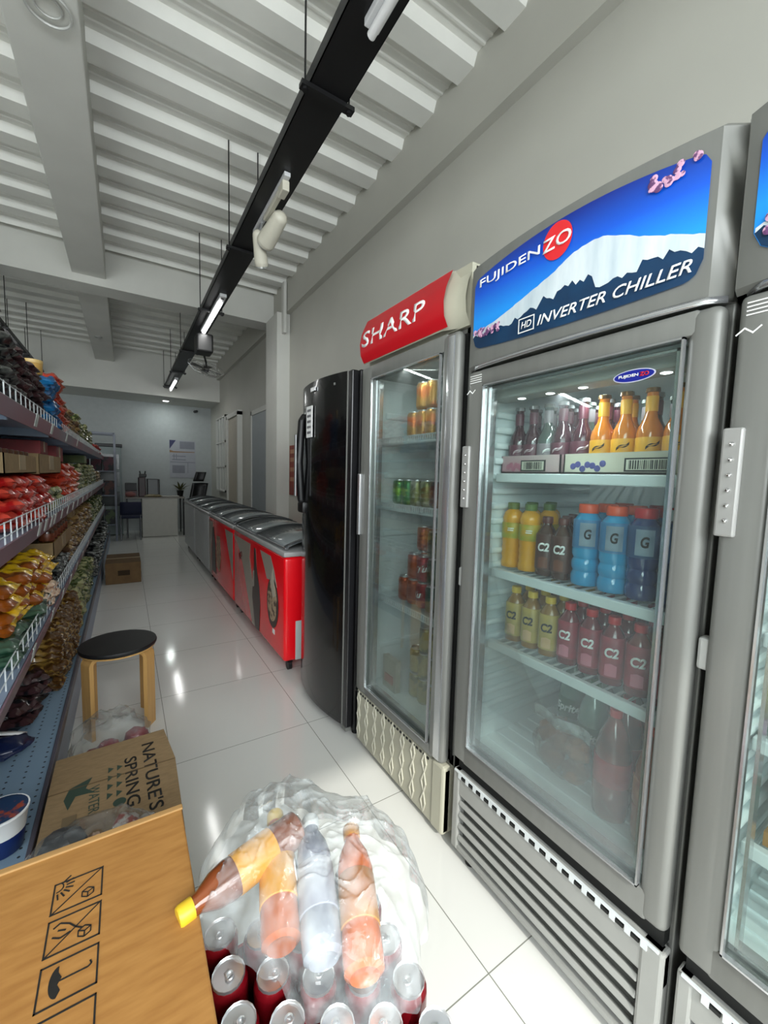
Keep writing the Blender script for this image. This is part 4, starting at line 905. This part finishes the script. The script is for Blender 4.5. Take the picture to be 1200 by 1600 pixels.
jar = lambda nm, bm_, lm, cm: drink(nm, 'jar', [(.02, 0), (.037, .003), (.038, .01), (.038, .06), (.033, .072)], bm_, [(.034, .071), (.036, .073), (.036, .09), (.034, .092)], cm, [(.038, .012), (.0386, .013), (.0386, .052), (.038, .053)], lm)
jar_gold = jar('glass_jar', M('mustard_fill', '#a8862f', .2, coat=.4), M('gold_label', '#c2a04a', .4, c2='#8d6a22', ns=30), M('gold_lid', '#b08d3c', .3, .5))
jar_brown = jar('glass_jar', M('coffee_fill', '#3d2112', .15, coat=.5), M('rust_label', '#7a3f24', .4, c2='#4f2818', ns=30), M('brown_lid', '#4f3222', .4))
for i in range(6):
    jar_gold.put((-.40, 3.06 + i * .13, ZS[2] + .185), f'squat gold jar, {ORD[i]} from near end, lower row on the carton, {S3}', 'gold jars on the third shelf', .6)
    jar_brown.put((-.40, 3.06 + i * .13, ZS[2] + .279), f'rust-labelled jar, {ORD[i]} from near end, stacked on gold jars, {S3}', 'rust jars on the third shelf', .6)
for i in range(6): jar_brown.put((-.42, 2.04 + i * .1, ZS[1] + .237), f'dark brown jar, {ORD[i]} from near end, in the nearer open carton, {S2}', 'brown jars on the second shelf', .6)
for i in range(7): jar_brown.put((-.42, 2.78 + i * .105, ZS[1] + .231), f'dark brown jar, {ORD[i]} from near end, in the longer farther carton, {S2}', 'brown jars on the second shelf', .6)
t = root('plastic_tub', (-.42, 3.02, ZS[0] + .30), 'round tan snack tub standing on the blue packets, ' + TS, 'tub')
MB().lathe([(.035, .302), (.042, .31), (.044, .36), (.04, .368)], (-.42, 3.02, ZS[0]), n=24).build('tub_body', M('tan_tub', '#b9954f', .5, c2='#a37c3a'), t, 1)
MB().lathe([(.045, .362), (.046, .366), (.046, .38), (.03, .383)], (-.42, 3.02, ZS[0]), n=24).build('tub_lid', M('tub_lid', '#c7a868', .4), t, 1)
# blue/white pack, red pack and noodle cup on the bare deck
t = root('soft_pack', (-.46, 2.10, ZB), 'dark blue soft pack with a white band lying on the bare bottom deck', 'packet')
o = MB()
lumpy((-.45, 2.08, ZB + .03), (.10, .08, .032), .2, 20, 7, 5, ZB + .001).build('pack_body', M('navy_foil', '#101c44', .3, coat=.3), t, 1)
MB().grid(lambda u, v: Vector((-.52 + .15 * u, 2.11 + .025 * v + .01 * math.sin(u * 7), ZB + .068 - .03 * (2 * u - 1) ** 2)), 12, 2).build('white_band', white_ink, t, 1, solid=.003)
tag(lumpy((-.40, 1.62, ZB + .03), (.05, .07, .032), .2, 18, 7, 8, ZB + .001).build('snack_packet', M('wine_foil', '#6d1620', .3, coat=.4, c2='#8e2230'), None, 1, (-.40, 1.62, ZB)), 'small dark red packet behind the noodle cup on the bottom deck', 'packet')
t = root('noodle_cup', (-.335, 1.54, ZB), 'blue and white noodle cup with printed lid on the bottom deck', 'noodle cup')
c = (-.335, 1.54, ZB)
MB().lathe([(.045, .001), (.048, .004), (.056, .06), (.056, .061)], c, 28).build('cup_base', M('cup_blue', '#122a66', .35), t, 1)
MB().lathe([(.056, .061), (.064, .115), (.067, .118), (.067, .124), (.064, .124)], c, 28).build('cup_rim', white_ink, t, 1)
MB().lathe([(.063, .1245), (.05, .126), (.01, .126)], c, 28).build('cup_lid', M('lid_print', '#223a5c', .35, c2='#a04a34', ns=14, hard=1), t)
# ================================================================ STOOL
birch = M('birch_ply', '#c49a5e', .45, c2='#b38a50', ns=6, stretch=(8, 8, .6))
t = root('round_stool', (-.05, 2.49, 0), 'round black-topped stool with four bent birch legs in the aisle', 'stool')
MB().lathe([(.16, .425), (.173, .43), (.176, .44), (.173, .449), (.15, .452)], (-.05, 2.49, 0), 40).build('seat', M('black_seat', '#0d0d0f', .55), t, 1)
MB().lathe([(.12, .418), (.168, .419), (.168, .426), (.12, .427)], (-.05, 2.49, 0), 40).build('seat_rim', birch, t, 1)
for a in (38, -32, 148, 212):
    a = math.radians(a); R_ = Matrix.Rotation(a, 3, 'Z'); c = Vector((-.05, 2.49, 0)); w_ = .036; th = .019
    out = [(.165, 0), (.165, .38)] + [(.127 + .038 * math.cos(q), .38 + .038 * math.sin(q)) for q in [PI / 2 * k / 6 for k in range(1, 7)]] + [(.06, .418)]
    inn = [(.06, .418 - th)] + [(.127 + (.038 - th) * math.cos(q), .38 + (.038 - th) * math.sin(q)) for q in [PI / 2 * k / 6 for k in range(6, 0, -1)]] + [(.165 - th, .38), (.165 - th, 0)]
    pts = [c + R_ @ Vector((x, -w_, z)) for x, z in out + inn]
    MB().poly(pts, R_ @ Vector((0, 2 * w_, 0))).build('leg', birch, t, 1)
# ================================================================ FOREGROUND BOXES
nkraft = M('nature_kraft', '#8c7453', .8, c2='#7e6748', ns=18, stretch=(2, 7, 1))
gink = M('faded_green_ink', '#2e4034', .7)
t = root('water_carton', (-.06, 1.53, 0), 'brown carton printed NATURE\'S SPRING, on the floor between stool and front carton', 'box')
b = MB(); b.poly([(-.235, 1.25, 0), (.125, 1.25, 0), (.131, 1.60, 0), (.108, 1.81, 0), (-.235, 1.79, 0)], (0, 0, .298)); b.build('carton_body', nkraft, t)
b = MB(); b.box(-.235, .13, 1.595, 1.598, .2975, .2995); b.build('flap_seam', M('seam_brown', '#5f4b30', .8), t)
xd, yd = (.03, -1, 0), (1, .03, 0)
write("NATURE'S", (.028, 1.74, .2985), xd, yd, .042, black_ink, t, .37, 0, .01)
write("SPRING", (-.028, 1.68, .2985), xd, yd, .038, black_ink, t, .26, 0, .01)
write("WATER", (-.125, 1.58, .2985), xd, yd, .028, gink, t, .13, 0, .0)
b = MB()
for k in range(4):
    for c_ in (0, 1):
        x, yv = -.055 + .026 * c_ - .02, 1.655 - .045 * k
        b.poly([(x, yv, .2985), (x + .016, yv - .012, .2985), (x, yv - .03, .2985)], (0, 0, .0008))
b.cyl((-.04, 1.46, .298), (-.04, 1.46, .2992), .018, n=16)
b.build('drop_print', gink, t)
b = MB(); b.poly([(-.18, 1.60, .2985), (-.12, 1.63, .2985), (-.135, 1.58, .2985), (-.11, 1.55, .2985), (-.16, 1.555, .2985), (-.175, 1.50, .2985), (-.19, 1.55, .2985)], (0, 0, .0008)); b.build('leaf_logo', gink, t)
b = MB(); b.box(-.185, -.15, 1.40, 1.47, .298, .2992); b.build('stamp_print', M('faint_ink', '#6d5c42', .8), t)
# big warm carton nearest the camera
warm = M('warm_kraft', '#a3743a', .7, c2='#8f6029', ns=9, stretch=(1.5, 9, 1))
ZC = .65
t = root('shipping_carton', (-.12, .62, .325), 'large warm-brown carton with black handling symbols on top, nearest the camera', 'box')
MB().box(-.34, .083, .33, .896, .328, ZC, .003).build('carton_body', warm, t)
b = MB(); b.box(-.34, .083, .60, .602, ZC - .001, ZC + .0008); b.build('flap_seam', M('seam_dark', '#6f4418', .8), t) if False else b.bm.free()
b = MB(); b.box(-.345, .085, .885, .899, ZC - .002, ZC + .003, .002); b.build('top_edge', M('edge_tan', '#a07a48', .7), t)
def frame(cx_, cy_, s, bb):
    w_ = .0022
    for (x0, x1, y0_, y1_) in ((cx_ - s, cx_ + s, cy_ + s * .85 - w_, cy_ + s * .85), (cx_ - s, cx_ + s, cy_ - s * .85, cy_ - s * .85 + w_), (cx_ - s, cx_ - s + w_, cy_ - s * .85, cy_ + s * .85), (cx_ + s - w_, cx_ + s, cy_ - s * .85, cy_ + s * .85)):
        bb.box(x0, x1, y0_, y1_, ZC, ZC + .0008)
def seg(bb, a, c_, w_=.0016):
    a, c_ = Vector((*a, ZC + .0004)), Vector((*c_, ZC + .0004)); d_ = (c_ - a).normalized(); n_ = Vector((-d_.y, d_.x, 0)) * w_ / 2
    bb.poly([a + n_, c_ + n_, c_ - n_, a - n_], (0, 0, .0006))
S = .034
bb = MB(); cx_, cy_ = -.083, .790; frame(cx_, cy_, S, bb)
seg(bb, (cx_ - S, cy_ - S * .85), (cx_ + S, cy_ + S * .85))
for k in range(7):
    a = -PI / 2 + .15 + k * .36; seg(bb, (cx_ - S + .013 * math.cos(a) + .004, cy_ + .02 + .013 * math.sin(a)), (cx_ - S + .024 * math.cos(a) + .004, cy_ + .02 + .024 * math.sin(a)), .0022) if math.cos(a) > 0 else None
for k in range(8):
    a, c_ = -PI / 2 + k * .3, -PI / 2 + (k + 1) * .3; seg(bb, (cx_ - S + .004 + .009 * math.cos(a), cy_ + .02 + .009 * math.sin(a)), (cx_ - S + .004 + .009 * math.cos(c_), cy_ + .02 + .009 * math.sin(c_)))
def cubei(bb, x, y_):
    P_ = [(x + .009 * math.cos(PI / 6 + k * PI / 3), y_ + .009 * math.sin(PI / 6 + k * PI / 3)) for k in range(6)]
    for i in range(6): seg(bb, P_[i], P_[(i + 1) % 6])
    for i in (0, 2, 4): seg(bb, (x, y_), P_[i])
cubei(bb, cx_ + .014, cy_ - .012); bb.build('keep_from_sun_symbol', black_ink, t)
bb = MB(); cx_, cy_ = -.083, .722; frame(cx_, cy_, S, bb); seg(bb, (cx_ - S, cy_ - S * .85), (cx_ + S, cy_ + S * .85)); cubei(bb, cx_ + .014, cy_ - .012)
for a, c_ in (((-.026, .014), (-.018, .019)), ((-.018, .019), (-.006, .012)), ((-.006, .012), (.002, .002)), ((-.020, .008), (-.010, .004)), ((-.026, .0), (-.016, -.006)), ((-.016, -.006), (-.004, -.002)), ((.002, .002), (.01, -.004))): seg(bb, (cx_ + a[0], cy_ + a[1]), (cx_ + c_[0], cy_ + c_[1]), .0022)
bb.build('no_hooks_symbol', black_ink, t)
bb = MB(); cx_, cy_ = -.083, .652; frame(cx_, cy_, S, bb)
arc = [(cx_ - .012 + .018 * math.cos(PI / 2 + PI * k / 12) * .55, cy_ + .021 * math.sin(PI / 2 + PI * k / 12)) for k in range(13)]
for k in range(4): arc.append((cx_ - .012 + (.004 if k % 2 == 0 else 0), cy_ - .021 + (k + 1) * .0084))
bb.poly([(x, y_, ZC) for x, y_ in arc], (0, 0, .0008)); seg(bb, (cx_ - .012, cy_), (cx_ + .022, cy_ - .0), .002)
for a, c_ in (((.022, 0), (.026, .003)), ((.026, .003), (.024, .008))): seg(bb, (cx_ + a[0], cy_ + a[1]), (cx_ + c_[0], cy_ + c_[1]), .002)
bb.build('keep_dry_symbol', black_ink, t)
bb = MB(); frame(-.083, .582, S, bb); bb.poly([(-.10, .575, ZC), (-.088, .595, ZC), (-.078, .575, ZC)], (0, 0, .0008)); bb.build('this_way_up_symbol', black_ink, t)
t = root('shipping_carton', (-.12, .62, 0), 'lower carton directly under the large warm-brown carton', 'box')
MB().box(-.34, .083, .33, .893, .001, .326, .003).build('carton_body', warm, t)
MB().box(-.15, -.09, .894, .896, .02, .326).build('tape', M('brown_tape', '#9c8763', .35), t)
# ---- bag wedged between the two cartons
clear = film('clear_bag_film', '#f6f6f4', .07, .035, .07, .2, 20)
t = root('plastic_bag', (-.085, 1.08, 0), 'clear bag of wrapped goods between the front carton and the printed carton', 'bag')
lumpy((-.085, 1.08, .25), (.165, .16, .25), .08, 48, 10, 2, .001, .6).build('bag_film', clear, t, 1)
cm = [M('wrapped_brown', '#7d4632', .35, c2='#b59a86', ns=12, hard=1, coat=.3), M('wrapped_white', '#b9b4ae', .35, c2='#8a3c34', ns=12, hard=1, coat=.3), M('wrapped_dark', '#3a3a3c', .4)]
for k in range(16):
    a = k * 2.4; rr = .04 + .09 * ((k % 5) / 5)
    lumpy((-.085 + rr * math.cos(a), 1.08 + rr * math.sin(a), .12 + .0225 * k), (.05, .05, .035), .25, 12, 6, k).build('wrapped_item', cm[k % 3 if k % 4 else 1], t, 1)
for k in range(7): lumpy((-.20 + .036 * k, 1.165 + .012 * (k % 2), .38 + .035 * ((k * 3) % 4) / 3), (.034, .05, .04), .25, 14, 6, k + 40).build('wrapped_item', cm[(1, 0, 1, 0, 0, 1, 1)[k]], t, 1)
t = root('plastic_bag', (-.05, 1.98, 0), 'crumpled clear bag with dark red contents in front of the stool', 'bag')
lumpy((-.075, 1.985, .155), (.155, .145, .17), .2, 30, 8, 6, .001).build('bag_film', clear, t, 1)
for k in range(6): lumpy((-.16 + .035 * k, 1.97 + .03 * (k % 2), .10 + .035 * (k % 3)), (.05, .055, .05), .25, 14, 6, k + 9, .003).build('red_pack', M('red_pack', '#6e1a22', .35, c2='#8c2a30', coat=.3), t, 1)
# ================================================================ CANS AND BAG OF BOTTLES (right foreground)
ZL = .59
cola_red = M('cola_can_red', '#7a0d18', .25, .3)
cola_can = can(cola_red, 'c')
k = 0; spots = []
for ci, X in enumerate((.114, .172, .230, .288, .346)):
    for ri in range(6):
        Y = .655 - .0655 * ri - (.030 if ci % 2 else 0) - ci * .004
        spots.append((X + .001, Y + 0, ci, ri))
for X, Y, ci, ri in spots:
    cola_can.put((X, Y, ZL - .1085), f'dark red soda can, {ORD[ri]} from back, {ORD[ci]} column from the front carton', 'red soda cans under the clear bag', 1 + ci * .7 + ri * .9, sc_=(.86, .86, .94))
t = root('can_case', (.23, .48, 0), 'stack of two brown can cases carrying the red soda cans beside the big carton', 'case')
for i in (0, 1): MB().box(.088, .372, .275, .685, .002 + .24 * i, .238 + .24 * i, .003).build('case_body', nkraft, t)
b = MB(); b.box(.088, .372, .275, .28, .48, .51); b.box(.088, .372, .680, .685, .48, .51); b.box(.367, .372, .275, .685, .48, .51); b.box(.088, .093, .275, .685, .48, .51); b.build('case_lip', red_side, t)
# bottles lying in the bag
def lying(name, prof, bm_, cap, cm_, lb, lm, a, c_, lab, txt=None, roll=0):
    """bottle whose base sits at a and whose neck points to c_"""
    a, c_ = Vector(a), Vector(c_); t = root(name, a, lab, 'bottle', 'drink bottles in the clear bag')
    q = (c_ - a).to_track_quat('Z', 'Y').to_matrix() @ Matrix.Rotation(roll, 3, 'Z'); X = Matrix.Translation(a) @ q.to_4x4()
    MB().lathe(prof, n=24, mat=X).build('bottle_body', bm_, t, 1)
    MB().lathe(cap, n=18, mat=X).build('bottle_cap', cm_, t, 1)
    MB().lathe(lb, n=24, mat=X).build('label', lm, t, 1)
    if txt:
        f = lambda u, v, k: X @ Vector((-(.0335 + .0005 * k) * math.cos((v - .015) / .033), (.0335 + .0005 * k) * math.sin((v - .015) / .033), .07 + u)); text_mb(txt, f, .036, .045, .1, .03).build('label_lettering', white_ink, t)
    return t
j_prof = [(.012, .004), (.022, 0), (.030, .006), (.0315, .02), (.0315, .05), (.030, .055), (.0305, .13), (.0315, .14), (.027, .165), (.015, .19), (.0135, .205)]
j_cap = [(.0155, .198), (.016, .2), (.016, .218), (.014, .221)]
j_lab = [(.031, .056), (.0322, .057), (.0318, .128), (.0312, .129)]
oj = M('orange_juice', '#c8641c', .12, c2='#b85a1a', coat=.6); yl = M('yellow_label', '#dcae22', .35, c2='#d3a01a', ns=8)
zz = ZL + .034
lying('juice_bottle', j_prof, oj, j_cap, yel_cap, j_lab, yl, (.185, .552, .628), (.228, .715, .655), 'orange yellow-label bottle lying in the clear bag, base towards the camera', 'S')
lying('juice_bottle', j_prof, oj, j_cap, M('amber_cap', '#b57a1c', .4), j_lab, M('amber_label', '#b98a2a', .4, c2='#a8621e', ns=10), (.275, .452, .630), (.335, .60, .655), 'amber juice bottle lying in the clear bag, rightmost of its bottles')
lying('juice_bottle', j_prof, M('brown_juice', '#7d3f1c', .12, coat=.6), j_cap, yel_cap, j_lab, yl, (.268, .70, .672), (.122, .668, .66), 'brown bottle whose yellow cap sticks out of the bag beside the carton')
pale = M('grey_soda', '#8f96a2', .12, coat=.5, c2='#7c8190', ns=8)
lying('soda_bottle', j_prof, pale, j_cap, shelf_white, j_lab, M('silver_label', '#7c8194', .35, c2='#a9adb8', ns=8), (.232, .50, .630), (.285, .68, .665), 'pale grey drink bottle lying in the clear bag between the two orange ones')
# the bag itself: crumpled clear film heaped over the bottles
wrap = film('crinkled_film', '#fbfbfa', .15, .045, .06, .3, 22)
t = root('plastic_bag', (.27, .60, ZL), 'large crumpled clear plastic bag over drink bottles, on top of the red cans', 'bag')
outl = [(a * k_, c_ * k_) for a, c_, k_ in ((.074, .604, 1.06), (.08, .668, 1), (.098, .738, 1), (.134, .80, 1), (.19, .84, 1), (.24, .85, 1), (.288, .845, 1), (.33, .80, 1), (.37, .745, 1), (.435, .70, 1), (.45, .63, 1), (.44, .566, 1.02), (.415, .50, 1.04), (.385, .448, 1.06), (.347, .411, 1.08), (.303, .371, 1.09), (.263, .364, 1.09), (.215, .391, 1.09), (.18, .43, 1.09), (.165, .472, 1.09), (.14, .515, 1.09), (.11, .571, 1.08))]
def outline(th):
    n_ = len(outl); f = th * n_; i = int(f) % n_; fr = f - int(f); a, c_ = outl[i], outl[(i + 1) % n_]
    return Vector((a[0] + (c_[0] - a[0]) * fr, a[1] + (c_[1] - a[1]) * fr, 0))
cen = Vector((.27, .60, 0))
def wrapf(lift, amp, seed):
    def fn(u, v):
        o_ = outline(u % 1.0) - cen; rr = v; k = 1 - rr ** 6
        s_ = 1 + (.03 * math.sin(u * 2 * PI * 11 + 3 * noise.noise(Vector((u * 9, seed, 1)))) + .015 * math.sin(u * 2 * PI * 27)) * rr ** 3
        q = cen + o_ * (rr ** .85) * s_
        d = Vector((q.x * 9, q.y * 9, seed)); d2 = d + .35 * noise.noise_vector(d * 2)
        rg = max(0, 1 - abs(noise.noise(d2 * 1.3)) * 5) ** 1.5; rg2 = max(0, 1 - abs(noise.noise(d2 * 3.1)) * 5) ** 1.5
        big = noise.noise(d * .7)
        q.z = ZL + .006 + lift * max(0, 1 - rr ** 4) ** .5 + (rg * amp + rg2 * amp * .5 + big * .02) * k + .004 * math.sin(u * 2 * PI * 23) * rr ** 3
        q.z = max(q.z, ZL + .003); return q
    return fn
MB().grid(wrapf(.12, .010, 1.3), 220, 90, True).build('bag_film', wrap, t, 1)
def wrapu(u, v):
    q = wrapf(.075, .012, 7.7)(u, v); q.z = max(ZL + .002, q.z - .008); return cen + (q - cen) * .93 if False else q
# ================================================================ BACK OF THE SHOP
desk_w = M('desk_white', '#b9b8b0', .5)
t = root('office_desk', (.6, 9.7, 0), 'white-sided counter desk at the back end of the aisle', 'desk')
b = MB(); b.box(.27, .905, 9.45, 9.48, .01, .78, .003); b.build('front_panel', desk_w, t)
MB().box(-.02, 1.05, 9.46, 10.15, .78, .805, .003).build('desk_top', M('desk_top', '#7f7a73', .4), t)
for x in (.27, .88): MB().box(x, x + .025, 9.48, 10.1, 0, .78).build('side_panel', desk_w, t)
for x, yv in ((.0, 9.5), (.0, 10.1), (1.01, 9.5), (1.01, 10.1)): MB().box(x, x + .03, yv, yv + .03, 0, .78).build('leg', black_metal, t)
t = root('pc_tower', (.5, 9.8, .805), 'grey and black computer case standing on the desk', 'computer')
MB().box(.38, .60, 9.62, 10.0, .806, 1.17, .008).build('case_body', black_metal, t)
MB().box(.385, .56, 9.612, 9.622, .86, 1.16, .004).build('front_plate', M('plate_steel', '#6e7274', .4), t)
t = root('desk_phone_printer', (.27, 9.8, .805), 'black device with a red front beside the computer case', 'machine'); t.name = 'receipt_machine'
MB().box(.22, .35, 9.66, 9.95, .806, 1.20, .015).build('machine_body', M('machine_black', '#1c1416', .4, c2='#3a1218', ns=5), t)
b = MB(); b.box(.24, .37, 9.7, 9.9, 1.21, 1.27, .01); b.cyl((.26, 9.72, 1.27), (.25, 9.72, 1.33), .012); b.cyl((.34, 9.72, 1.27), (.35, 9.72, 1.33), .012); b.box(.24, .36, 9.72, 9.88, 1.195, 1.215); b.build('machine_top', black_metal, t)
t = root('microwave_oven', (.0, 9.85, .805), 'dark microwave-sized box at the left end of the desk', 'appliance')
MB().box(-.01, .19, 9.72, 10.05, .93, 1.08, .006).build('appliance_body', black_metal, t); MB().box(-.01, .20, 9.7, 10.05, .806, .925, .006).build('appliance_base', M('dusky_pink', '#6a5a5c', .5), t)
tag(lumpy((.08, 9.6, .86), (.09, .05, .05), .2, 14, 7, 1, .806).build('cloth_bag', M('salmon_cloth', '#8c5a56', .7), None, 1, (.08, 9.6, .806)), 'salmon-coloured bag on the desk in front of the dark box', 'bag')
tag(lumpy((.47, 9.56, .83), (.16, .05, .03), .3, 16, 7, 2, .806).build('paper_pile', M('paper_mix', '#a59f86', .7, c2='#6d5c3a'), None, 1, (.47, 9.56, .806)), 'pile of papers on the desk in front of the computer case', 'papers')
tag(MB().box(.62, .95, 9.55, 9.68, .807, .83, .008).build('keyboard', M('pale_keys', '#b5b3ad', .5), None, 0, (.78, 9.6, .806)), 'pale keyboard on the desk right of the computer case', 'keyboard')
t = root('potted_plant', (1.0, 9.85, .805), 'leafy green plant in a dark pot on the right of the desk', 'plant')
MB().lathe([(.05, 0), (.07, .12), (.075, .13)], (1.0, 9.85, .806)).build('pot', black_metal, t, 1)
b = MB()
for k in range(22):
    a = k * 2.4; L_ = .12 + .14 * random.random(); e_ = .5 + random.random()
    b.grid(lambda u, v: Vector((1.0 + math.cos(a) * L_ * u + (v - .5) * .045 * math.sin(PI * u + .2) * -math.sin(a), 9.85 + math.sin(a) * L_ * u + (v - .5) * .045 * math.sin(PI * u + .2) * math.cos(a), .93 + e_ * .2 * u - .08 * u * u)), 6, 2)
b.build('foliage', M('leaf_olive', '#3c4024', .6, c2='#5d5c2c', ns=9), t, 1)
t = root('office_chair', (1.32, 9.35, 0), 'black high-backed office chair behind the white chest freezers', 'chair')
MB().box(1.10, 1.52, 9.2, 9.6, .46, .54, .03).build('seat', black_metal, t, 1)
b = MB(); b.grid(lambda u, v: Vector((1.13 + .30 * u + .10 * v, 9.62 + .05 * math.sin(PI * u) + .04 * v, .60 + .50 * v)), 8, 6); b.build('backrest', black_metal, t, 1, solid=.05)
b = MB(); b.grid(lambda u, v: Vector((1.24 + .2 * u + .06 * v, 9.66 + .02 * math.sin(PI * u), 1.14 + .2 * v)), 6, 4); b.build('headrest', black_metal, t, 1, solid=.05)
MB().cyl((1.31, 9.4, .08), (1.31, 9.4, .46), .03).build('column', black_metal, t, 1)
for k in range(5):
    a = k * 2 * PI / 5; MB().tube([(1.31, 9.4, .09), (1.31 + .27 * math.cos(a), 9.4 + .27 * math.sin(a), .05)], .018).build('base_leg', black_metal, t); MB().ball((1.31 + .27 * math.cos(a), 9.4 + .27 * math.sin(a), .026), .026, 10).build('caster', black_metal, t, 1)
t = root('visitor_chair', (.08, 9.2, 0), 'dark blue chair tucked at the left side of the desk', 'chair')
bl = M('navy_fabric', '#141c3a', .7)
MB().box(-.11, .26, 9.12, 9.44, .42, .47, .02).build('seat', bl, t, 1); b = MB(); b.grid(lambda u, v: Vector((-.10 + .35 * u, 9.09 - .03 * v, .50 + .24 * v)), 4, 3); b.build('backrest', bl, t, 1, solid=.03)
for x in (-.09, .23):
    for yv in (9.13, 9.42): MB().cyl((x, yv, 0), (x, yv, .74 if yv < 9.2 else .43), .012).build('leg', M('grey_tube', '#77797c', .3, .6), t, 1)
# calendar poster
t = root('wall_calendar', (1.13, 10.6, 1.5), 'large printed wall calendar on the back wall above the desk', 'calendar')
MB().box(.87, 1.41, 10.585, 10.597, 1.20, 2.05).build('sheet', M('calendar_paper', '#a3a5ad', .6), t)
b = MB(); b.poly([(.87, 10.584, 2.05), (1.0, 10.584, 2.05), (.87, 10.584, 1.85)], (0, -.002, 0)); b.build('corner_print', M('indigo_print', '#2a2f5a', .5), t)
b = MB(); b.poly([(.87, 10.584, 1.83), (.95, 10.584, 1.80), (1.39, 10.584, 1.80), (1.39, 10.584, 1.785), (.87, 10.584, 1.77)], (0, -.002, 0)); b.build('band_print', M('orange_band', '#8c6a44', .5), t)
b = MB(); b.box(1.08, 1.39, 10.582, 10.585, 1.86, 2.03); b.box(.92, 1.20, 10.582, 10.585, 1.68, 1.70); b.box(.92, 1.20, 10.582, 10.585, 1.60, 1.62); b.box(.95, .965, 10.582, 10.585, 1.62, 1.74); b.box(1.0, 1.015, 10.582, 10.585, 1.62, 1.74); b.box(.88, 1.40, 10.582, 10.585, 1.545, 1.56)
b.box(1.24, 1.25, 10.582, 10.585, 1.3, 1.55); b.box(.92, 1.18, 10.582, 10.585, 1.30, 1.48); b.build('grid_print', M('grey_print', '#7c7e88', .5), t)
# tall rack at the end of the shelving, cabinet, small items
rk = M('rack_grey', '#6f7684', .4)
t = root('metal_rack', (-.45, 9.45, 0), 'tall grey metal rack standing past the far end of the snack shelving', 'rack')
b = MB()
for x in (-.80, -.16):
    for yv in (9.15, 9.6): b.box(x - .015, x + .015, yv - .015, yv + .015, 0, 2.02)
b.box(-.80, -.16, 9.135, 9.165, 1.99, 2.02); b.box(-.80, -.16, 9.585, 9.615, 1.99, 2.02); b.build('frame', rk, t)
for z in (.3, .85, 1.3): MB().box(-.79, -.17, 9.16, 9.59, z, z + .02).build('shelf', rk, t)
t = root('display_cabinet', (-.25, 10.2, 0), 'narrow glazed cabinet between the rack and the desk', 'cabinet')
MB().box(-.48, -.06, 10.0, 10.35, .01, 1.80, .005).build('body', M('cabinet_teal', '#7c8988', .45), t)
MB().box(-.50, -.04, 9.97, 10.4, 1.80, 1.86, .01).build('top_cap', black_metal, t)
for z in (1.35, 1.0, .6): MB().box(-.44, -.10, 9.99, 10.002, z, z + .3).build('glass_door', M('smoked_glass', '#2d3532', .2), t)
for i, (z, c_) in enumerate(((.32, '#4a5a3a'), (.87, '#5c3a34'), (1.32, '#58303a'))):
    for j in range(3): tag(MB().box(-.72 + .19 * j, -.56 + .19 * j, 9.2, 9.45, z + .001, z + .26, .005).build('rack_box', M(f'rack_box_{i}', c_, .6, c2='#2c2c30', ns=9, hard=1), None, 0, (-.64 + .19 * j, 9.3, z)), f'carton on the {("lowest", "middle", "top")[i]} shelf of the far rack, {ORD[j]} from left', 'box', 'cartons on the far rack')
# box on the floor by the end of the shelving
t = root('floor_carton', (-.05, 5.9, 0), 'brown carton on the aisle floor against the far part of the snack shelving', 'box')
bk = M('dim_kraft', '#6d5433', .8, c2='#5e472a')
MB().box(-.225, .135, 5.66, 6.3, .002, .25, .004).build('carton_body', bk, t)
MB().box(-.225, .135, 5.96, 6.0, .249, .252).build('tape', M('brown_tape', '#9c8763', .35), t); MB().box(-.10, .02, 5.655, 5.661, .10, .16).build('handle_hole', M('hole_dark', '#33240f', .9), t)
